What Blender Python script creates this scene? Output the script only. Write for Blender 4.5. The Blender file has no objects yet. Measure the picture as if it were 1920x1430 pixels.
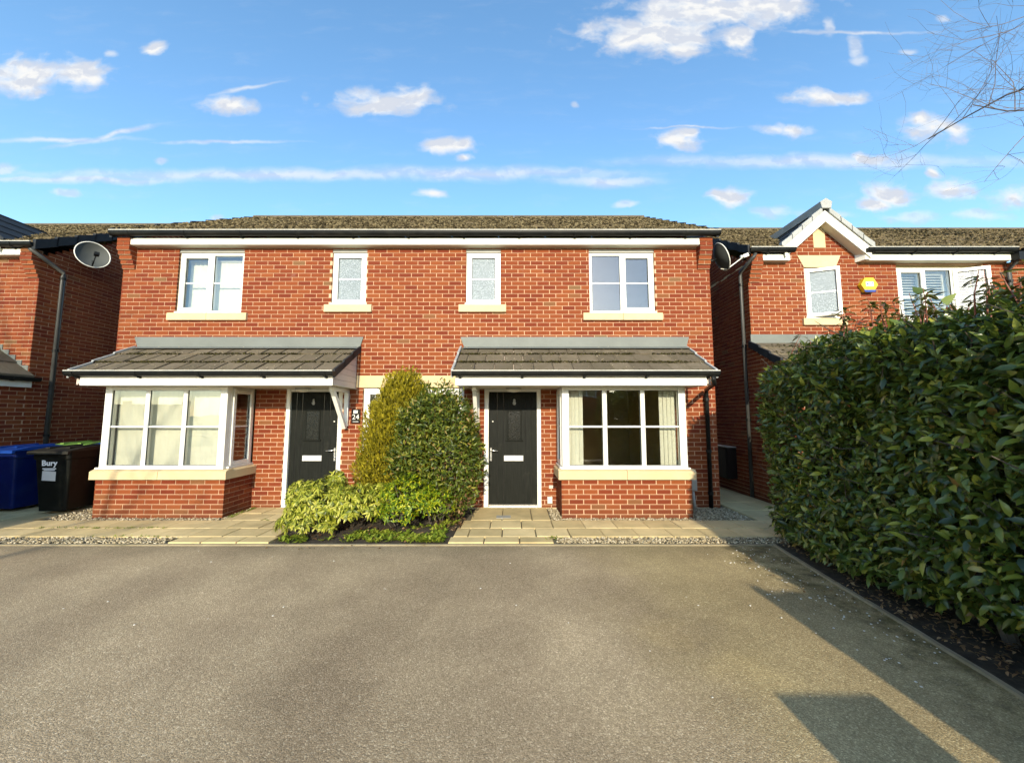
import bpy, math, random
import numpy as np
from mathutils import Vector, Matrix, noise as mnoise

random.seed(7); rng = np.random.default_rng(11)
R = math.radians
sc = bpy.context.scene
col = sc.collection

# ------------------------------------------------------------------ camera
cam = bpy.data.cameras.new('camera'); camo = bpy.data.objects.new('camera', cam); col.objects.link(camo)
camo.location = (0, -6.68, 1.58); camo.rotation_euler = (R(90 + 5.1), 0, 0)
cam.sensor_width = 36; cam.lens = 13.48; cam.clip_start = .05; cam.clip_end = 5000
sc.camera = camo

# ------------------------------------------------------------------ sky, sun, exposure
SUN_EL, SUN_AZ = 20.0, 1.2                    # low sun almost straight behind the viewer, a touch from the right
w = bpy.data.worlds.new('World'); sc.world = w; w.use_nodes = True
# clouds as directions in the sky: tangent of azimuth and of elevation, half widths, tilt
CUM= [(0.441, 1.089, 0.228, 0.0668), (0.565, 1.156, 0.2598, 0.076), (0.719, 1.172, 0.153, 0.0507), (0.349, 1.064, 0.1517, 0.0415), (0.645, 1.072, 0.0607, 0.0499), (0.469, 1.036, 0.0908, 0.0231), (-1.353, 0.957, 0.1654, 0.0522), (-1.234, 0.965, 0.1053, 0.0458), (-1.396, 0.933, 0.09, 0.0357), (-1.183, 0.941, 0.0375, 0.0227), (-1.022, 1.036, 0.0303, 0.0281), (-0.783, 0.864, 0.0776, 0.0241), (-0.806, 0.869, 0.0448, 0.0225), (-0.351, 0.88, 0.1494, 0.0354), (-0.388, 0.864, 0.0895, 0.0289), (-0.299, 0.893, 0.0897, 0.029), (-0.17, 0.745, 0.0739, 0.0236), (-0.13, 0.706, 0.0295, 0.014), (0.875, 0.888, 0.1166, 0.0225), (0.845, 0.893, 0.0598, 0.0274), (0.764, 0.789, 0.0741, 0.0206), (0.455, 0.754, 0.068, 0.0315), (0.477, 0.773, 0.0326, 0.0253), (1.172, 0.794, 0.092, 0.0349), (1.133, 0.821, 0.0446, 0.0319), (1.231, 0.789, 0.0489, 0.0285), (0.968, 0.707, 0.056, 0.0203), (1.162, 0.664, 0.0205, 0.0202), (0.605, 0.595, 0.0554, 0.0307), (1.036, 0.602, 0.073, 0.04), (1.198, 0.614, 0.0585, 0.0308), (1.005, 0.576, 0.0583, 0.0214), (1.364, 0.591, 0.0583, 0.0307), (-0.226, 0.602, 0.0394, 0.0138)]
FAINT= [(0.306, 0.572, 0.0364, 0.0107), (0.977, 1.047, 0.0212, 0.0464), (0.906, 1.105, 0.0183, 0.0267), (0.984, 0.998, 0.0302, 0.0197), (-0.957, 0.703, 0.0206, 0.0125), (-1.141, 1.018, 0.0227, 0.0131), (1.263, 0.541, 0.0871, 0.0182), (1.074, 0.537, 0.0871, 0.0182), (0.713, 0.556, 0.0582, 0.0213), (0.857, 0.549, 0.0872, 0.0152), (-1.227, 0.61, 0.0584, 0.0123), (1.119, 1.028, 0.0333, 0.0115), (1.243, 1.13, 0.0336, 0.0151), (-1.41, 0.672, 0.0587, 0.0186), (-0.813, 0.537, 0.0203, 0.0121), (0.164, 0.869, 0.0134, 0.0096)]
WISP= [(-0.675, 0.659, 0.8214, 0.0201, 0), (-1.187, 0.645, 0.4835, 0.0124, 0), (-0.088, 0.662, 0.4842, 0.0233, 0), (0.883, 0.698, 0.6181, 0.0234, 0), (0.249, 0.641, 0.1904, 0.0185, 0), (-1.111, 0.776, 0.1659, 0.0095, 13), (-0.749, 0.914, 0.1124, 0.0081, 14), (-0.784, 0.753, 0.1922, 0.0063, 0), (-1.272, 0.762, 0.2515, 0.0095, 0), (0.49, 0.797, 0.1484, 0.0048, 0), (0.973, 1.089, 0.2432, 0.0066, 0)]

def build_world():
    nt = w.node_tree; nt.nodes.clear(); N = nt.nodes.new; L = nt.links.new
    def math_(op, a, b=None, c=None):
        n = N('ShaderNodeMath'); n.operation = op
        for i, x in enumerate((a, b, c)):
            if x is None: continue
            if isinstance(x, (int, float)): n.inputs[i].default_value = x
            else: L(x, n.inputs[i])
        return n.outputs[0]
    def vmath(op, a, b=None, out=0):
        n = N('ShaderNodeVectorMath'); n.operation = op
        for i, x in enumerate((a, b)):
            if x is None: continue
            if isinstance(x, tuple): n.inputs[i].default_value = x
            else: L(x, n.inputs[i])
        return n.outputs[out]
    def mrange(x, a, b, c=0, d=1):
        n = N('ShaderNodeMapRange'); n.interpolation_type = 'SMOOTHSTEP'; L(x, n.inputs[0])
        for i, q in enumerate((a, b, c, d)): n.inputs[i + 1].default_value = q
        return n.outputs[0]
    sky = N('ShaderNodeTexSky'); sky.sky_type = 'NISHITA'; sky.sun_disc = False
    sky.sun_elevation = R(SUN_EL); sky.sun_rotation = R(180 - SUN_AZ)
    sky.air_density = 1.0; sky.dust_density = .45; sky.ozone_density = 2.0
    hs = N('ShaderNodeHueSaturation'); hs.inputs['Hue'].default_value = SKY_HUE; hs.inputs['Saturation'].default_value = SKY_SAT; hs.inputs['Value'].default_value = SKY_VAL
    L(sky.outputs[0], hs.inputs['Color'])
    tc = N('ShaderNodeTexCoord'); sp = N('ShaderNodeSeparateXYZ'); L(tc.outputs['Generated'], sp.inputs[0])
    ay = math_('MAXIMUM', math_('ABSOLUTE', sp.outputs[1]), .02)
    u = math_('DIVIDE', sp.outputs[0], ay); v = math_('DIVIDE', sp.outputs[2], ay)
    cb = N('ShaderNodeCombineXYZ'); L(u, cb.inputs[0]); L(v, cb.inputs[1]); p = cb.outputs[0]
    wn = N('ShaderNodeTexNoise'); wn.inputs['Scale'].default_value = 9; wn.inputs['Detail'].default_value = 4; L(p, wn.inputs['Vector'])
    p0 = p; p = vmath('ADD', p, vmath('MULTIPLY', vmath('SUBTRACT', wn.outputs['Color'], (.5, .5, .5)), (.085, .035, 0.0)))
    def noise(vec, scale, detail, rough=.55):
        n = N('ShaderNodeTexNoise'); n.inputs['Scale'].default_value = scale; n.inputs['Detail'].default_value = detail; n.inputs['Roughness'].default_value = rough
        L(vec, n.inputs['Vector']); return n.outputs['Fac']
    def field(lst):
        best = None
        for e in lst:
            q = vmath('SUBTRACT', p, (e[0], e[1], 0.0))
            if len(e) > 4 and e[4]:
                r = N('ShaderNodeVectorRotate'); r.rotation_type = 'Z_AXIS'; r.inputs['Angle'].default_value = R(-e[4]); L(q, r.inputs['Vector']); q = r.outputs[0]
            q = vmath('MULTIPLY', q, (1 / e[2], 1 / e[3], 0.0))
            d = vmath('LENGTH', q, out=1)
            best = d if best is None else math_('SMOOTH_MIN', best, d, .25)
        return best
    n1 = noise(vmath('MULTIPLY', p, (1, 1.5, 1)), 13, 6, .52)
    n1b = noise(vmath('MULTIPLY', vmath('ADD', p, (.006, .018, 0)), (1, 1.5, 1)), 13, 6, .52)
    n2 = noise(vmath('MULTIPLY', p, (1, 4.0, 1)), 6, 6, .6)
    dist = math_('ADD', field(CUM), math_('MULTIPLY', math_('SUBTRACT', n1, .5), 2.6))
    cum = mrange(dist, 1.32, .22)
    fdist = math_('ADD', field(FAINT), math_('MULTIPLY', math_('SUBTRACT', n1, .5), 2.2))
    fnt = math_('MULTIPLY', mrange(fdist, 1.25, .3), .55)
    wd = math_('ADD', field(WISP), math_('MULTIPLY', math_('SUBTRACT', n2, .5), .9))
    wsp = math_('MULTIPLY', mrange(wd, 1.35, -.2), .72)
    veil = math_('MULTIPLY', mrange(n2, .48, .9), .12)
    dens = math_('MAXIMUM', math_('MAXIMUM', cum, fnt), math_('MAXIMUM', wsp, veil))
    up = mrange(sp.outputs[2], 0.0, .05)
    dens = math_('MULTIPLY', dens, up)
    shade = mrange(math_('SUBTRACT', n1, n1b), -.09, .07)
    cm = N('ShaderNodeMix'); cm.data_type = 'RGBA'
    L(shade, cm.inputs[0]); cm.inputs[6].default_value = CLOUD_LO; cm.inputs[7].default_value = CLOUD_HI
    mx = N('ShaderNodeMix'); mx.data_type = 'RGBA'; L(dens, mx.inputs[0]); L(hs.outputs[0], mx.inputs[6]); L(cm.outputs[2], mx.inputs[7])
    bg = N('ShaderNodeBackground'); bg.inputs['Strength'].default_value = SKY_STR; L(mx.outputs[2], bg.inputs['Color'])
    out = N('ShaderNodeOutputWorld'); L(bg.outputs[0], out.inputs['Surface'])
SKY_STR = .15; SKY_HUE = .494; SKY_SAT = 1.12; SKY_VAL = 1.48
CLOUD_LO = (2.9, 3.1, 3.5, 1); CLOUD_HI = (4.0, 4.0, 3.95, 1)
build_world()
w.cycles.sampling_method = 'MANUAL'; w.cycles.sample_map_resolution = 256
sl = bpy.data.lights.new('sun', 'SUN'); slo = bpy.data.objects.new('sun', sl); col.objects.link(slo)
sl.energy = 3.7; sl.angle = R(.53); sl.color = (1.0, .90, .70)
dvec = Vector((-math.sin(R(SUN_AZ)) * math.cos(R(SUN_EL)), math.cos(R(SUN_AZ)) * math.cos(R(SUN_EL)), -math.sin(R(SUN_EL))))
slo.rotation_euler = dvec.to_track_quat('-Z', 'Y').to_euler(); slo.location = (0, -30, 15)
vs = sc.view_settings; vs.view_transform = 'Standard'; vs.look = 'None'; vs.gamma = 1; vs.exposure = 0.7; vs.use_curve_mapping = False
sc.render.film_transparent = False
sc.cycles.adaptive_threshold = .02; sc.cycles.diffuse_bounces = 2; sc.cycles.max_bounces = 6; sc.cycles.transparent_max_bounces = 12

# ------------------------------------------------------------------ materials
class M: pass
def new_mat(name):
    m = bpy.data.materials.new(name); m.use_nodes = True; nt = m.node_tree
    b = nt.nodes['Principled BSDF']; return m, nt, b, nt.nodes.new, nt.links.new
def ramp(nt, fac, stops, interp='LINEAR'):
    r = nt.nodes.new('ShaderNodeValToRGB'); nt.links.new(fac, r.inputs[0]); e = r.color_ramp; e.interpolation = interp
    while len(e.elements) < len(stops): e.elements.new(.5)
    for el, (p, c) in zip(e.elements, stops): el.position = p; el.color = (*c, 1)
    return r.outputs[0]
def tnoise(nt, vec, scale, detail=4, rough=.55):
    n = nt.nodes.new('ShaderNodeTexNoise'); n.inputs['Scale'].default_value = scale; n.inputs['Detail'].default_value = detail; n.inputs['Roughness'].default_value = rough
    if vec is not None: nt.links.new(vec, n.inputs['Vector'])
    return n.outputs['Fac']
def mixc(nt, fac, a, b, mode='MIX'):
    n = nt.nodes.new('ShaderNodeMix'); n.data_type = 'RGBA'; n.blend_type = mode
    for s, x in ((0, fac), (6, a), (7, b)):
        if isinstance(x, (int, float)): n.inputs[s].default_value = x
        elif isinstance(x, tuple): n.inputs[s].default_value = (*x, 1) if len(x) == 3 else x
        else: nt.links.new(x, n.inputs[s])
    return n.outputs[2]
def mth(nt, op, a, b=None, c=None):
    n = nt.nodes.new('ShaderNodeMath'); n.operation = op
    for i, x in enumerate((a, b, c)):
        if x is None: continue
        if isinstance(x, (int, float)): n.inputs[i].default_value = x
        else: nt.links.new(x, n.inputs[i])
    return n.outputs[0]
def pos(nt):
    g = nt.nodes.new('ShaderNodeNewGeometry'); return g.outputs['Position'], g
def bump(nt, b, h, strength, dist=.01):
    n = nt.nodes.new('ShaderNodeBump'); n.inputs['Strength'].default_value = strength; n.inputs['Distance'].default_value = dist
    nt.links.new(h, n.inputs['Height']); nt.links.new(n.outputs[0], b.inputs['Normal'])
def rand01(nt):
    g = nt.nodes.new('ShaderNodeNewGeometry'); o = nt.nodes.new('ShaderNodeObjectInfo')
    return mth(nt, 'FRACT', mth(nt, 'ADD', g.outputs['Random Per Island'], o.outputs['Random']))
def plain(name, c, rough=.6, var=.12, scale=6., bumpv=.0, bscale=60., spec=.5, metal=0., dirt=None, coords='pos'):
    m, nt, b, N, L = new_mat(name)
    if coords == 'pos': p, g = pos(nt)
    else: p = N('ShaderNodeTexCoord').outputs['Object']
    f = tnoise(nt, p, scale, 5, .6)
    lo = tuple(max(0, x * (1 - var)) for x in c); hi = tuple(min(1, x * (1 + var)) for x in c)
    cc = ramp(nt, f, [(.3, lo), (.7, hi)])
    if dirt:
        d = tnoise(nt, p, dirt[2], 6, .65); cc = mixc(nt, mth(nt, 'MULTIPLY', ramp(nt, d, [(.5, (0, 0, 0)), (.72, (1, 1, 1))]), dirt[1]), cc, dirt[0])
    L(cc, b.inputs['Base Color']); b.inputs['Roughness'].default_value = rough; b.inputs['Metallic'].default_value = metal; b.inputs['Specular IOR Level'].default_value = spec
    if bumpv: bump(nt, b, tnoise(nt, p, bscale, 4, .6), bumpv)
    return m
def brick_mat():
    m, nt, b, N, L = new_mat('brick'); r = rand01(nt); p, g = pos(nt)
    c = ramp(nt, r, [(0, (.165, .027, .010)), (.16, (.19, .034, .0115)), (.4, (.216, .043, .0128)), (.75, (.24, .054, .0155)), (.975, (.268, .067, .019)), (.982, (.21, .075, .027)), (1, (.19, .10, .043))])
    f = tnoise(nt, p, 28, 6, .7); c = mixc(nt, .45, c, mixc(nt, f, (.42, .42, .42), (1, .98, .94)), 'MULTIPLY')
    big = tnoise(nt, p, .7, 4, .6); c = mixc(nt, .35, c, mixc(nt, big, (.7, .68, .66), (1.0, 1.0, 1.0)), 'MULTIPLY')
    eff = ramp(nt, tnoise(nt, p, 2.1, 6, .7), [(.66, (0, 0, 0)), (.8, (1, 1, 1))]); c = mixc(nt, mth(nt, 'MULTIPLY', eff, .22), c, (.62, .45, .36))
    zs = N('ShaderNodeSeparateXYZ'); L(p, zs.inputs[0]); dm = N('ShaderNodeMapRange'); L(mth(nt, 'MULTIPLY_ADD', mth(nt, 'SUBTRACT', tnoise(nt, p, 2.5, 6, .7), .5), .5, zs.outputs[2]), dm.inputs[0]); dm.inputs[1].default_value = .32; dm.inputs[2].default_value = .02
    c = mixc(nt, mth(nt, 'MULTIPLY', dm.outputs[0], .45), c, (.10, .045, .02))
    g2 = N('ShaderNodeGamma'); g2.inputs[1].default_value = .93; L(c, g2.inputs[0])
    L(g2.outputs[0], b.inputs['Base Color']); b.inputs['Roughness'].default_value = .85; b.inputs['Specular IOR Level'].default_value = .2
    bump(nt, b, tnoise(nt, p, 140, 4, .7), .5, .004); return m
def tile_mat(name, base, moss, amt, scale=7.):
    m, nt, b, N, L = new_mat(name); r = rand01(nt); p, g = pos(nt)
    c = mixc(nt, r, tuple(x * .78 for x in base), tuple(x * 1.22 for x in base))
    f = tnoise(nt, p, scale, 7, .7); mo = ramp(nt, f, [(.5 - amt * .25, (0, 0, 0)), (.72 - amt * .2, (1, 1, 1))])
    c = mixc(nt, mth(nt, 'MULTIPLY', mo, amt), c, moss)
    li = ramp(nt, tnoise(nt, p, 60, 3, .6), [(.66, (0, 0, 0)), (.72, (1, 1, 1))]); c = mixc(nt, mth(nt, 'MULTIPLY', li, .35), c, (.42, .39, .3))
    L(c, b.inputs['Base Color']); b.inputs['Roughness'].default_value = .9; b.inputs['Specular IOR Level'].default_value = .2
    bump(nt, b, tnoise(nt, p, 70, 5, .7), .5, .006); return m
def leaf_mat(name, stops, rough=.4, trans=.35, spec=.4):
    m, nt, b, N, L = new_mat(name); r = rand01(nt); p, g = pos(nt)
    c = ramp(nt, r, stops)
    c = mixc(nt, .5, c, mixc(nt, tnoise(nt, p, 5, 3), (.6, .62, .55), (1.2, 1.16, 1.0)), 'MULTIPLY')
    L(c, b.inputs['Base Color']); b.inputs['Roughness'].default_value = rough; b.inputs['Specular IOR Level'].default_value = spec
    t = N('ShaderNodeBsdfTranslucent'); L(mixc(nt, .5, c, (.35, .45, .05), 'MIX'), t.inputs[0])
    mx = N('ShaderNodeMixShader'); mx.inputs[0].default_value = trans * .6; L(b.outputs[0], mx.inputs[1]); L(t.outputs[0], mx.inputs[2])
    L(mx.outputs[0], nt.nodes['Material Output'].inputs['Surface']); return m
def glass_mat(name, tint, ior=1.9, rough=0.0, obscure=False):
    m, nt, b, N, L = new_mat(name); nt.nodes.remove(b)
    t = N('ShaderNodeBsdfTransparent'); t.inputs[0].default_value = (*tint, 1)
    g = N('ShaderNodeBsdfGlossy'); g.inputs['Roughness'].default_value = rough; g.inputs[0].default_value = (.95, .98, 1, 1)
    f0 = ((ior - 1) / (ior + 1)) ** 2; lw = N('ShaderNodeLayerWeight'); lw.inputs[0].default_value = .5
    fm = mth(nt, 'MULTIPLY_ADD', mth(nt, 'POWER', lw.outputs['Facing'], 4.0), 1 - f0, f0)
    mx = N('ShaderNodeMixShader'); L(fm, mx.inputs[0]); L(t.outputs[0], mx.inputs[1]); L(g.outputs[0], mx.inputs[2]); top = mx.outputs[0]
    p, ge = pos(nt)
    bn = N('ShaderNodeBump')
    if obscure:
        v = N('ShaderNodeTexVoronoi'); v.inputs['Scale'].default_value = 85; L(p, v.inputs['Vector'])
        bn.inputs['Strength'].default_value = .10; bn.inputs['Distance'].default_value = .003; L(v.outputs['Distance'], bn.inputs['Height'])
        d = N('ShaderNodeBsdfDiffuse'); L(ramp(nt, v.outputs['Distance'], [(.1, (.16, .19, .20)), (.5, (.30, .345, .365)), (.75, (.55, .6, .62))]), d.inputs[0]); L(bn.outputs[0], d.inputs['Normal'])
        m2 = N('ShaderNodeMixShader'); m2.inputs[0].default_value = .7; L(top, m2.inputs[1]); L(d.outputs[0], m2.inputs[2]); top = m2.outputs[0]
    else:
        bn.inputs['Strength'].default_value = .12; bn.inputs['Distance'].default_value = .01; L(tnoise(nt, p, 2.2, 2), bn.inputs['Height'])
    L(bn.outputs[0], g.inputs['Normal'])
    L(top, nt.nodes['Material Output'].inputs['Surface']); return m
def tarmac_mat():
    m, nt, b, N, L = new_mat('tarmac'); p, g = pos(nt)
    v = N('ShaderNodeTexVoronoi'); v.inputs['Scale'].default_value = 135; v.inputs['Randomness'].default_value = 1; L(p, v.inputs['Vector'])
    sep = N('ShaderNodeSeparateColor'); L(v.outputs['Color'], sep.inputs[0])
    v2 = N('ShaderNodeTexVoronoi'); v2.inputs['Scale'].default_value = 300; L(p, v2.inputs['Vector'])
    s2 = N('ShaderNodeSeparateColor'); L(v2.outputs['Color'], s2.inputs[0])
    c = ramp(nt, sep.outputs[0], [(0, (.28, .218, .135)), (.45, (.42, .328, .205)), (.8, (.55, .435, .28)), (.94, (.69, .565, .385)), (1, (.90, .78, .56))])
    c = mixc(nt, .35, c, ramp(nt, s2.outputs[0], [(0, (.17, .126, .073)), (.6, (.46, .35, .205)), (1, (.76, .61, .40))]))
    # wear and staining with shapes of their own
    wear = ramp(nt, tnoise(nt, p, .5, 6, .6), [(.33, (0, 0, 0)), (.67, (1, 1, 1))]); c = mixc(nt, 1, c, mixc(nt, wear, (.66, .63, .60), (1.10, 1.08, 1.04)), 'MULTIPLY')
    trk = N('ShaderNodeTexWave'); trk.inputs['Scale'].default_value = .28; trk.inputs['Distortion'].default_value = 2.5; trk.inputs['Detail'].default_value = 3; trk.inputs['Detail Scale'].default_value = .8; L(p, trk.inputs['Vector']); c = mixc(nt, 1, c, mixc(nt, trk.outputs['Fac'], (.94, .93, .92), (1.04, 1.04, 1.03)), 'MULTIPLY')
    mid = tnoise(nt, p, 3.2, 5, .65); c = mixc(nt, 1, c, mixc(nt, mid, (.84, .83, .8), (1.14, 1.13, 1.12)), 'MULTIPLY')
    sx = N('ShaderNodeSeparateXYZ'); L(p, sx.inputs[0])
    def band(x, a, bb): 
        n = N('ShaderNodeMapRange'); n.interpolation_type = 'SMOOTHSTEP'; L(x, n.inputs[0]); n.inputs[1].default_value = a; n.inputs[2].default_value = bb; return n.outputs[0]
    wob = mth(nt, 'MULTIPLY_ADD', mth(nt, 'SUBTRACT', tnoise(nt, p, 1.3, 6, .65), .5), 1.5, sx.outputs[0])
    alg = mth(nt, 'MULTIPLY', band(wob, .5, 1.7), .42); c = mixc(nt, alg, c, mixc(nt, 1, c, (.98, 1.0, .62), 'MULTIPLY'))
    wob2 = mth(nt, 'MULTIPLY_ADD', mth(nt, 'SUBTRACT', tnoise(nt, p, 2.2, 7, .7), .5), 1.6, sx.outputs[0])
    mossf = mth(nt, 'MULTIPLY', band(wob2, 2.35, 2.85), ramp(nt, tnoise(nt, p, 5, 6, .7), [(.36, (0, 0, 0)), (.6, (1, 1, 1))]))
    c = mixc(nt, mth(nt, 'MULTIPLY', mossf, .8), c, ramp(nt, tnoise(nt, p, 9, 5, .7), [(.35, (.03, .022, .012)), (.65, (.11, .085, .012))]))
    ye = N('ShaderNodeSeparateXYZ'); L(p, ye.inputs[0]); edge = band(mth(nt, 'MULTIPLY_ADD', mth(nt, 'SUBTRACT', tnoise(nt, p, 1.7, 6, .7), .5), .8, ye.outputs[1]), -2.35, -1.85)
    c = mixc(nt, mth(nt, 'MULTIPLY', edge, .35), c, (.1, .085, .045))
    for (ux, uy, ur) in ((1.12, -3.72, .30), (1.45, -4.15, .34)):      # pale scuffed patches
        dd = N('ShaderNodeVectorMath'); dd.operation = 'DISTANCE'; L(p, dd.inputs[0]); dd.inputs[1].default_value = (ux, uy, 0)
        pm = band(mth(nt, 'MULTIPLY_ADD', mth(nt, 'SUBTRACT', tnoise(nt, p, 6, 6, .7), .5), .5, dd.outputs['Value']), ur, ur * .2)
        c = mixc(nt, mth(nt, 'MULTIPLY', pm, .22), c, mixc(nt, 1, c, (1.8, 1.75, 1.5), 'MULTIPLY'))
    L(c, b.inputs['Base Color']); b.inputs['Roughness'].default_value = .8; b.inputs['Specular IOR Level'].default_value = .35
    h = mth(nt, 'ADD', mth(nt, 'MULTIPLY', v.outputs['Distance'], -1), mth(nt, 'MULTIPLY', v2.outputs['Distance'], -.4))
    bump(nt, b, h, .4, .006); return m
def slab_mat():
    m, nt, b, N, L = new_mat('paving_slab'); r = rand01(nt); p, g = pos(nt)
    c = mixc(nt, r, (.58, .45, .225), (.76, .60, .32))
    c = mixc(nt, 1, c, mixc(nt, tnoise(nt, p, 3, 6, .65), (.62, .60, .52), (1.15, 1.13, 1.08)), 'MULTIPLY')
    gr = ramp(nt, tnoise(nt, p, 1.1, 6, .7), [(.5, (0, 0, 0)), (.75, (1, 1, 1))]); c = mixc(nt, mth(nt, 'MULTIPLY', gr, .5), c, (.17, .15, .075))
    L(c, b.inputs['Base Color']); b.inputs['Roughness'].default_value = .85
    bump(nt, b, tnoise(nt, p, 45, 5, .7), .35, .006); return m
def door_mat():
    m, nt, b, N, L = new_mat('door_woodgrain'); p, g = pos(nt)
    mp = N('ShaderNodeMapping'); mp.inputs['Scale'].default_value = (14, 14, 1.1); L(p, mp.inputs[0])
    wv = tnoise(nt, mp.outputs[0], 3.2, 8, .7)
    c = ramp(nt, wv, [(.35, (.006, .007, .005)), (.6, (.012, .013, .010)), (.75, (.024, .025, .019))])
    sm = ramp(nt, tnoise(nt, p, 4.5, 6, .7), [(.58, (0, 0, 0)), (.75, (1, 1, 1))]); c = mixc(nt, mth(nt, 'MULTIPLY', sm, .22), c, (.09, .085, .06))
    L(c, b.inputs['Base Color']); b.inputs['Roughness'].default_value = .55; b.inputs['Specular IOR Level'].default_value = .12
    bump(nt, b, wv, .6, .004); return m

M.brick = brick_mat()
M.mortar = plain('mortar', (.55, .365, .23), .95, .12, 3, .3, 90, .1)
M.stone = plain('cast_stone', (.62, .485, .275), .85, .07, 2.5, .25, 120, .2, dirt=((.42, .33, .2), .35, 1.6))
M.upvc = plain('white_upvc', (.83, .81, .73), .3, .03, 2, 0, dirt=((.55, .51, .39), .38, 1.8))
M.fascia = plain('white_fascia', (.85, .83, .73), .4, .03, 2, 0, dirt=((.5, .45, .31), .4, 1.4))
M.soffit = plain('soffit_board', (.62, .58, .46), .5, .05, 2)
M.clad = plain('weathered_cladding', (.60, .49, .42), .55, .08, 3)
M.black = plain('black_plastic', (.010, .0105, .010), .42, .25, 5, 0, spec=.18, dirt=((.05, .048, .036), .35, 2.2))
M.lead = plain('lead_flashing', (.155, .165, .145), .6, .10, 2.2, .15, 20, .4)
M.tile = tile_mat('canopy_tile', (.148, .118, .08), (.085, .07, .036), .5, 5)
M.rooftile = tile_mat('roof_tile', (.115, .09, .058), (.13, .098, .052), .8, 9)
M.darktile = plain('dark_tile', (.022, .024, .026), .6, .2, 6, .2, 60, spec=.2)
M.greytile = plain('grey_verge_tile', (.33, .33, .31), .6, .12, 5, .2, 60)
M.moss = leaf_mat('moss', [(0, (.022, .017, .009)), (.5, (.09, .07, .037)), (1, (.22, .175, .10))], .95, .05, .1)
M.mossdark = leaf_mat('dark_moss', [(0, (.010, .009, .004)), (.7, (.035, .03, .010)), (1, (.09, .08, .022))], .95, .05, .1)
M.glass = glass_mat('window_glass', (.95, .955, .93), 1.9)
M.glassr = glass_mat('sky_glass', (.85, .87, .86), 2.0)
M.obscure = glass_mat('obscure_glass', (.6, .65, .66), 1.7, .02, True)
M.blind = plain('blind_fabric', (.68, .67, .56), .8, .04, 20)
M.interior = plain('interior_paint', (.56, .45, .24), .9, .1, 1.0)
M.door = door_mat()
M.tarmac = tarmac_mat(); M.slab = slab_mat()
M.sand = plain('joint_sand', (.13, .11, .065), .95, .3, 8, .4, 80)
M.concrete = plain('concrete_edging', (.30, .245, .15), .9, .25, 6, .4, 60, dirt=((.10, .085, .04), .75, 3))
M.gravel = leaf_mat('gravel_stone', [(0, (.20, .155, .09)), (.4, (.40, .325, .21)), (.8, (.56, .465, .32)), (1, (.74, .66, .52))], .8, 0, .3)
M.soil = plain('soil', (.035, .026, .015), .95, .5, 9, 1., 30, dirt=((.11, .085, .05), .6, 14))
M.grass = plain('verge_grass', (.07, .10, .03), .95, .3, 4, .8, 30)
M.lip = plain('rim_highlight', (.55, .53, .46), .6, .15, 6)  # pale tone carries the sunlight on the gutter rim
M.chrome = plain('satin_chrome', (.72, .72, .70), .25, .03, 3, 0, metal=.9)
M.letter = plain('letter_plate', (.80, .80, .76), .35, .03, 3, 0, metal=.3)
M.dish = plain('dish_mesh_grey', (.055, .06, .055), .7, .08, 4)
M.lnb = plain('pale_plastic', (.72, .70, .62), .45, .05, 4)
M.binblack = plain('bin_black', (.006, .0065, .005), .45, .3, 7, .1, 50, spec=.2, dirt=((.025, .026, .018), .5, 3.5))
M.binlid = plain('bin_black_lid', (.022, .02, .015), .5, .25, 7, .1, 50, spec=.2, dirt=((.06, .055, .035), .5, 4))
M.binblue = plain('bin_blue', (.003, .011, .085), .4, .15, 5, spec=.2, dirt=((.03, .05, .12), .4, 3))
M.binbluelid = plain('bin_blue_lid', (.008, .05, .26), .4, .12, 5)
M.bingreen = plain('bin_green', (.16, .30, .05), .5, .2, 5, dirt=((.3, .32, .2), .4, 4))
M.white = plain('white_print', (.82, .82, .8), .6, .02, 4)
M.plaque = plain('black_acrylic', (.008, .008, .009), .15, .1, 4)
M.yellow = plain('alarm_yellow', (.78, .50, .02), .35, .04, 4)
M.bluep = plain('alarm_blue', (.02, .06, .28), .35, .04, 4)
M.greybox = plain('grey_box', (.34, .33, .29), .55, .08, 6)
M.meter = plain('meter_box_brown', (.010, .007, .005), .5, .2, 5)
M.bark = plain('bark', (.085, .068, .05), .9, .35, 14, .6, 50)
M.twig = plain('twig', (.13, .10, .085), .85, .2, 20)
M.redstem = plain('red_stem', (.22, .07, .04), .6, .25, 20)
M.hedgeleaf = leaf_mat('hedge_leaf', [(0, (.024, .044, .008)), (.4, (.062, .098, .018)), (.72, (.13, .18, .03)), (.9, (.26, .29, .045)), (.975, (.42, .40, .06)), (1, (.30, .17, .06))], .32, .4, .6)
M.hedgered = leaf_mat('young_red_leaf', [(0, (.06, .07, .02)), (.5, (.10, .07, .03)), (1, (.16, .07, .03))], .38, .4, .5)
M.laurel = leaf_mat('shrub_leaf', [(0, (.026, .045, .006)), (.4, (.07, .10, .012)), (.75, (.14, .17, .02)), (.92, (.27, .26, .035)), (1, (.28, .17, .06))], .42, .35, .4)
M.deadleaf = leaf_mat('dead_leaf', [(0, (.10, .05, .025)), (.6, (.22, .12, .06)), (1, (.38, .25, .14))], .7, .3, .3)
M.gold = leaf_mat('golden_needle', [(0, (.09, .078, .007)), (.4, (.21, .178, .011)), (.8, (.37, .30, .016)), (1, (.54, .44, .03))], .6, .45, .2)
M.pieris = leaf_mat('pieris_leaf', [(0, (.08, .11, .012)), (.3, (.22, .25, .022)), (.7, (.42, .42, .045)), (1, (.62, .58, .12))], .4, .4, .4)
M.euon = leaf_mat('euonymus_leaf', [(0, (.05, .11, .008)), (.5, (.16, .25, .012)), (.8, (.36, .41, .014)), (1, (.66, .58, .02))], .4, .4, .4)
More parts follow.
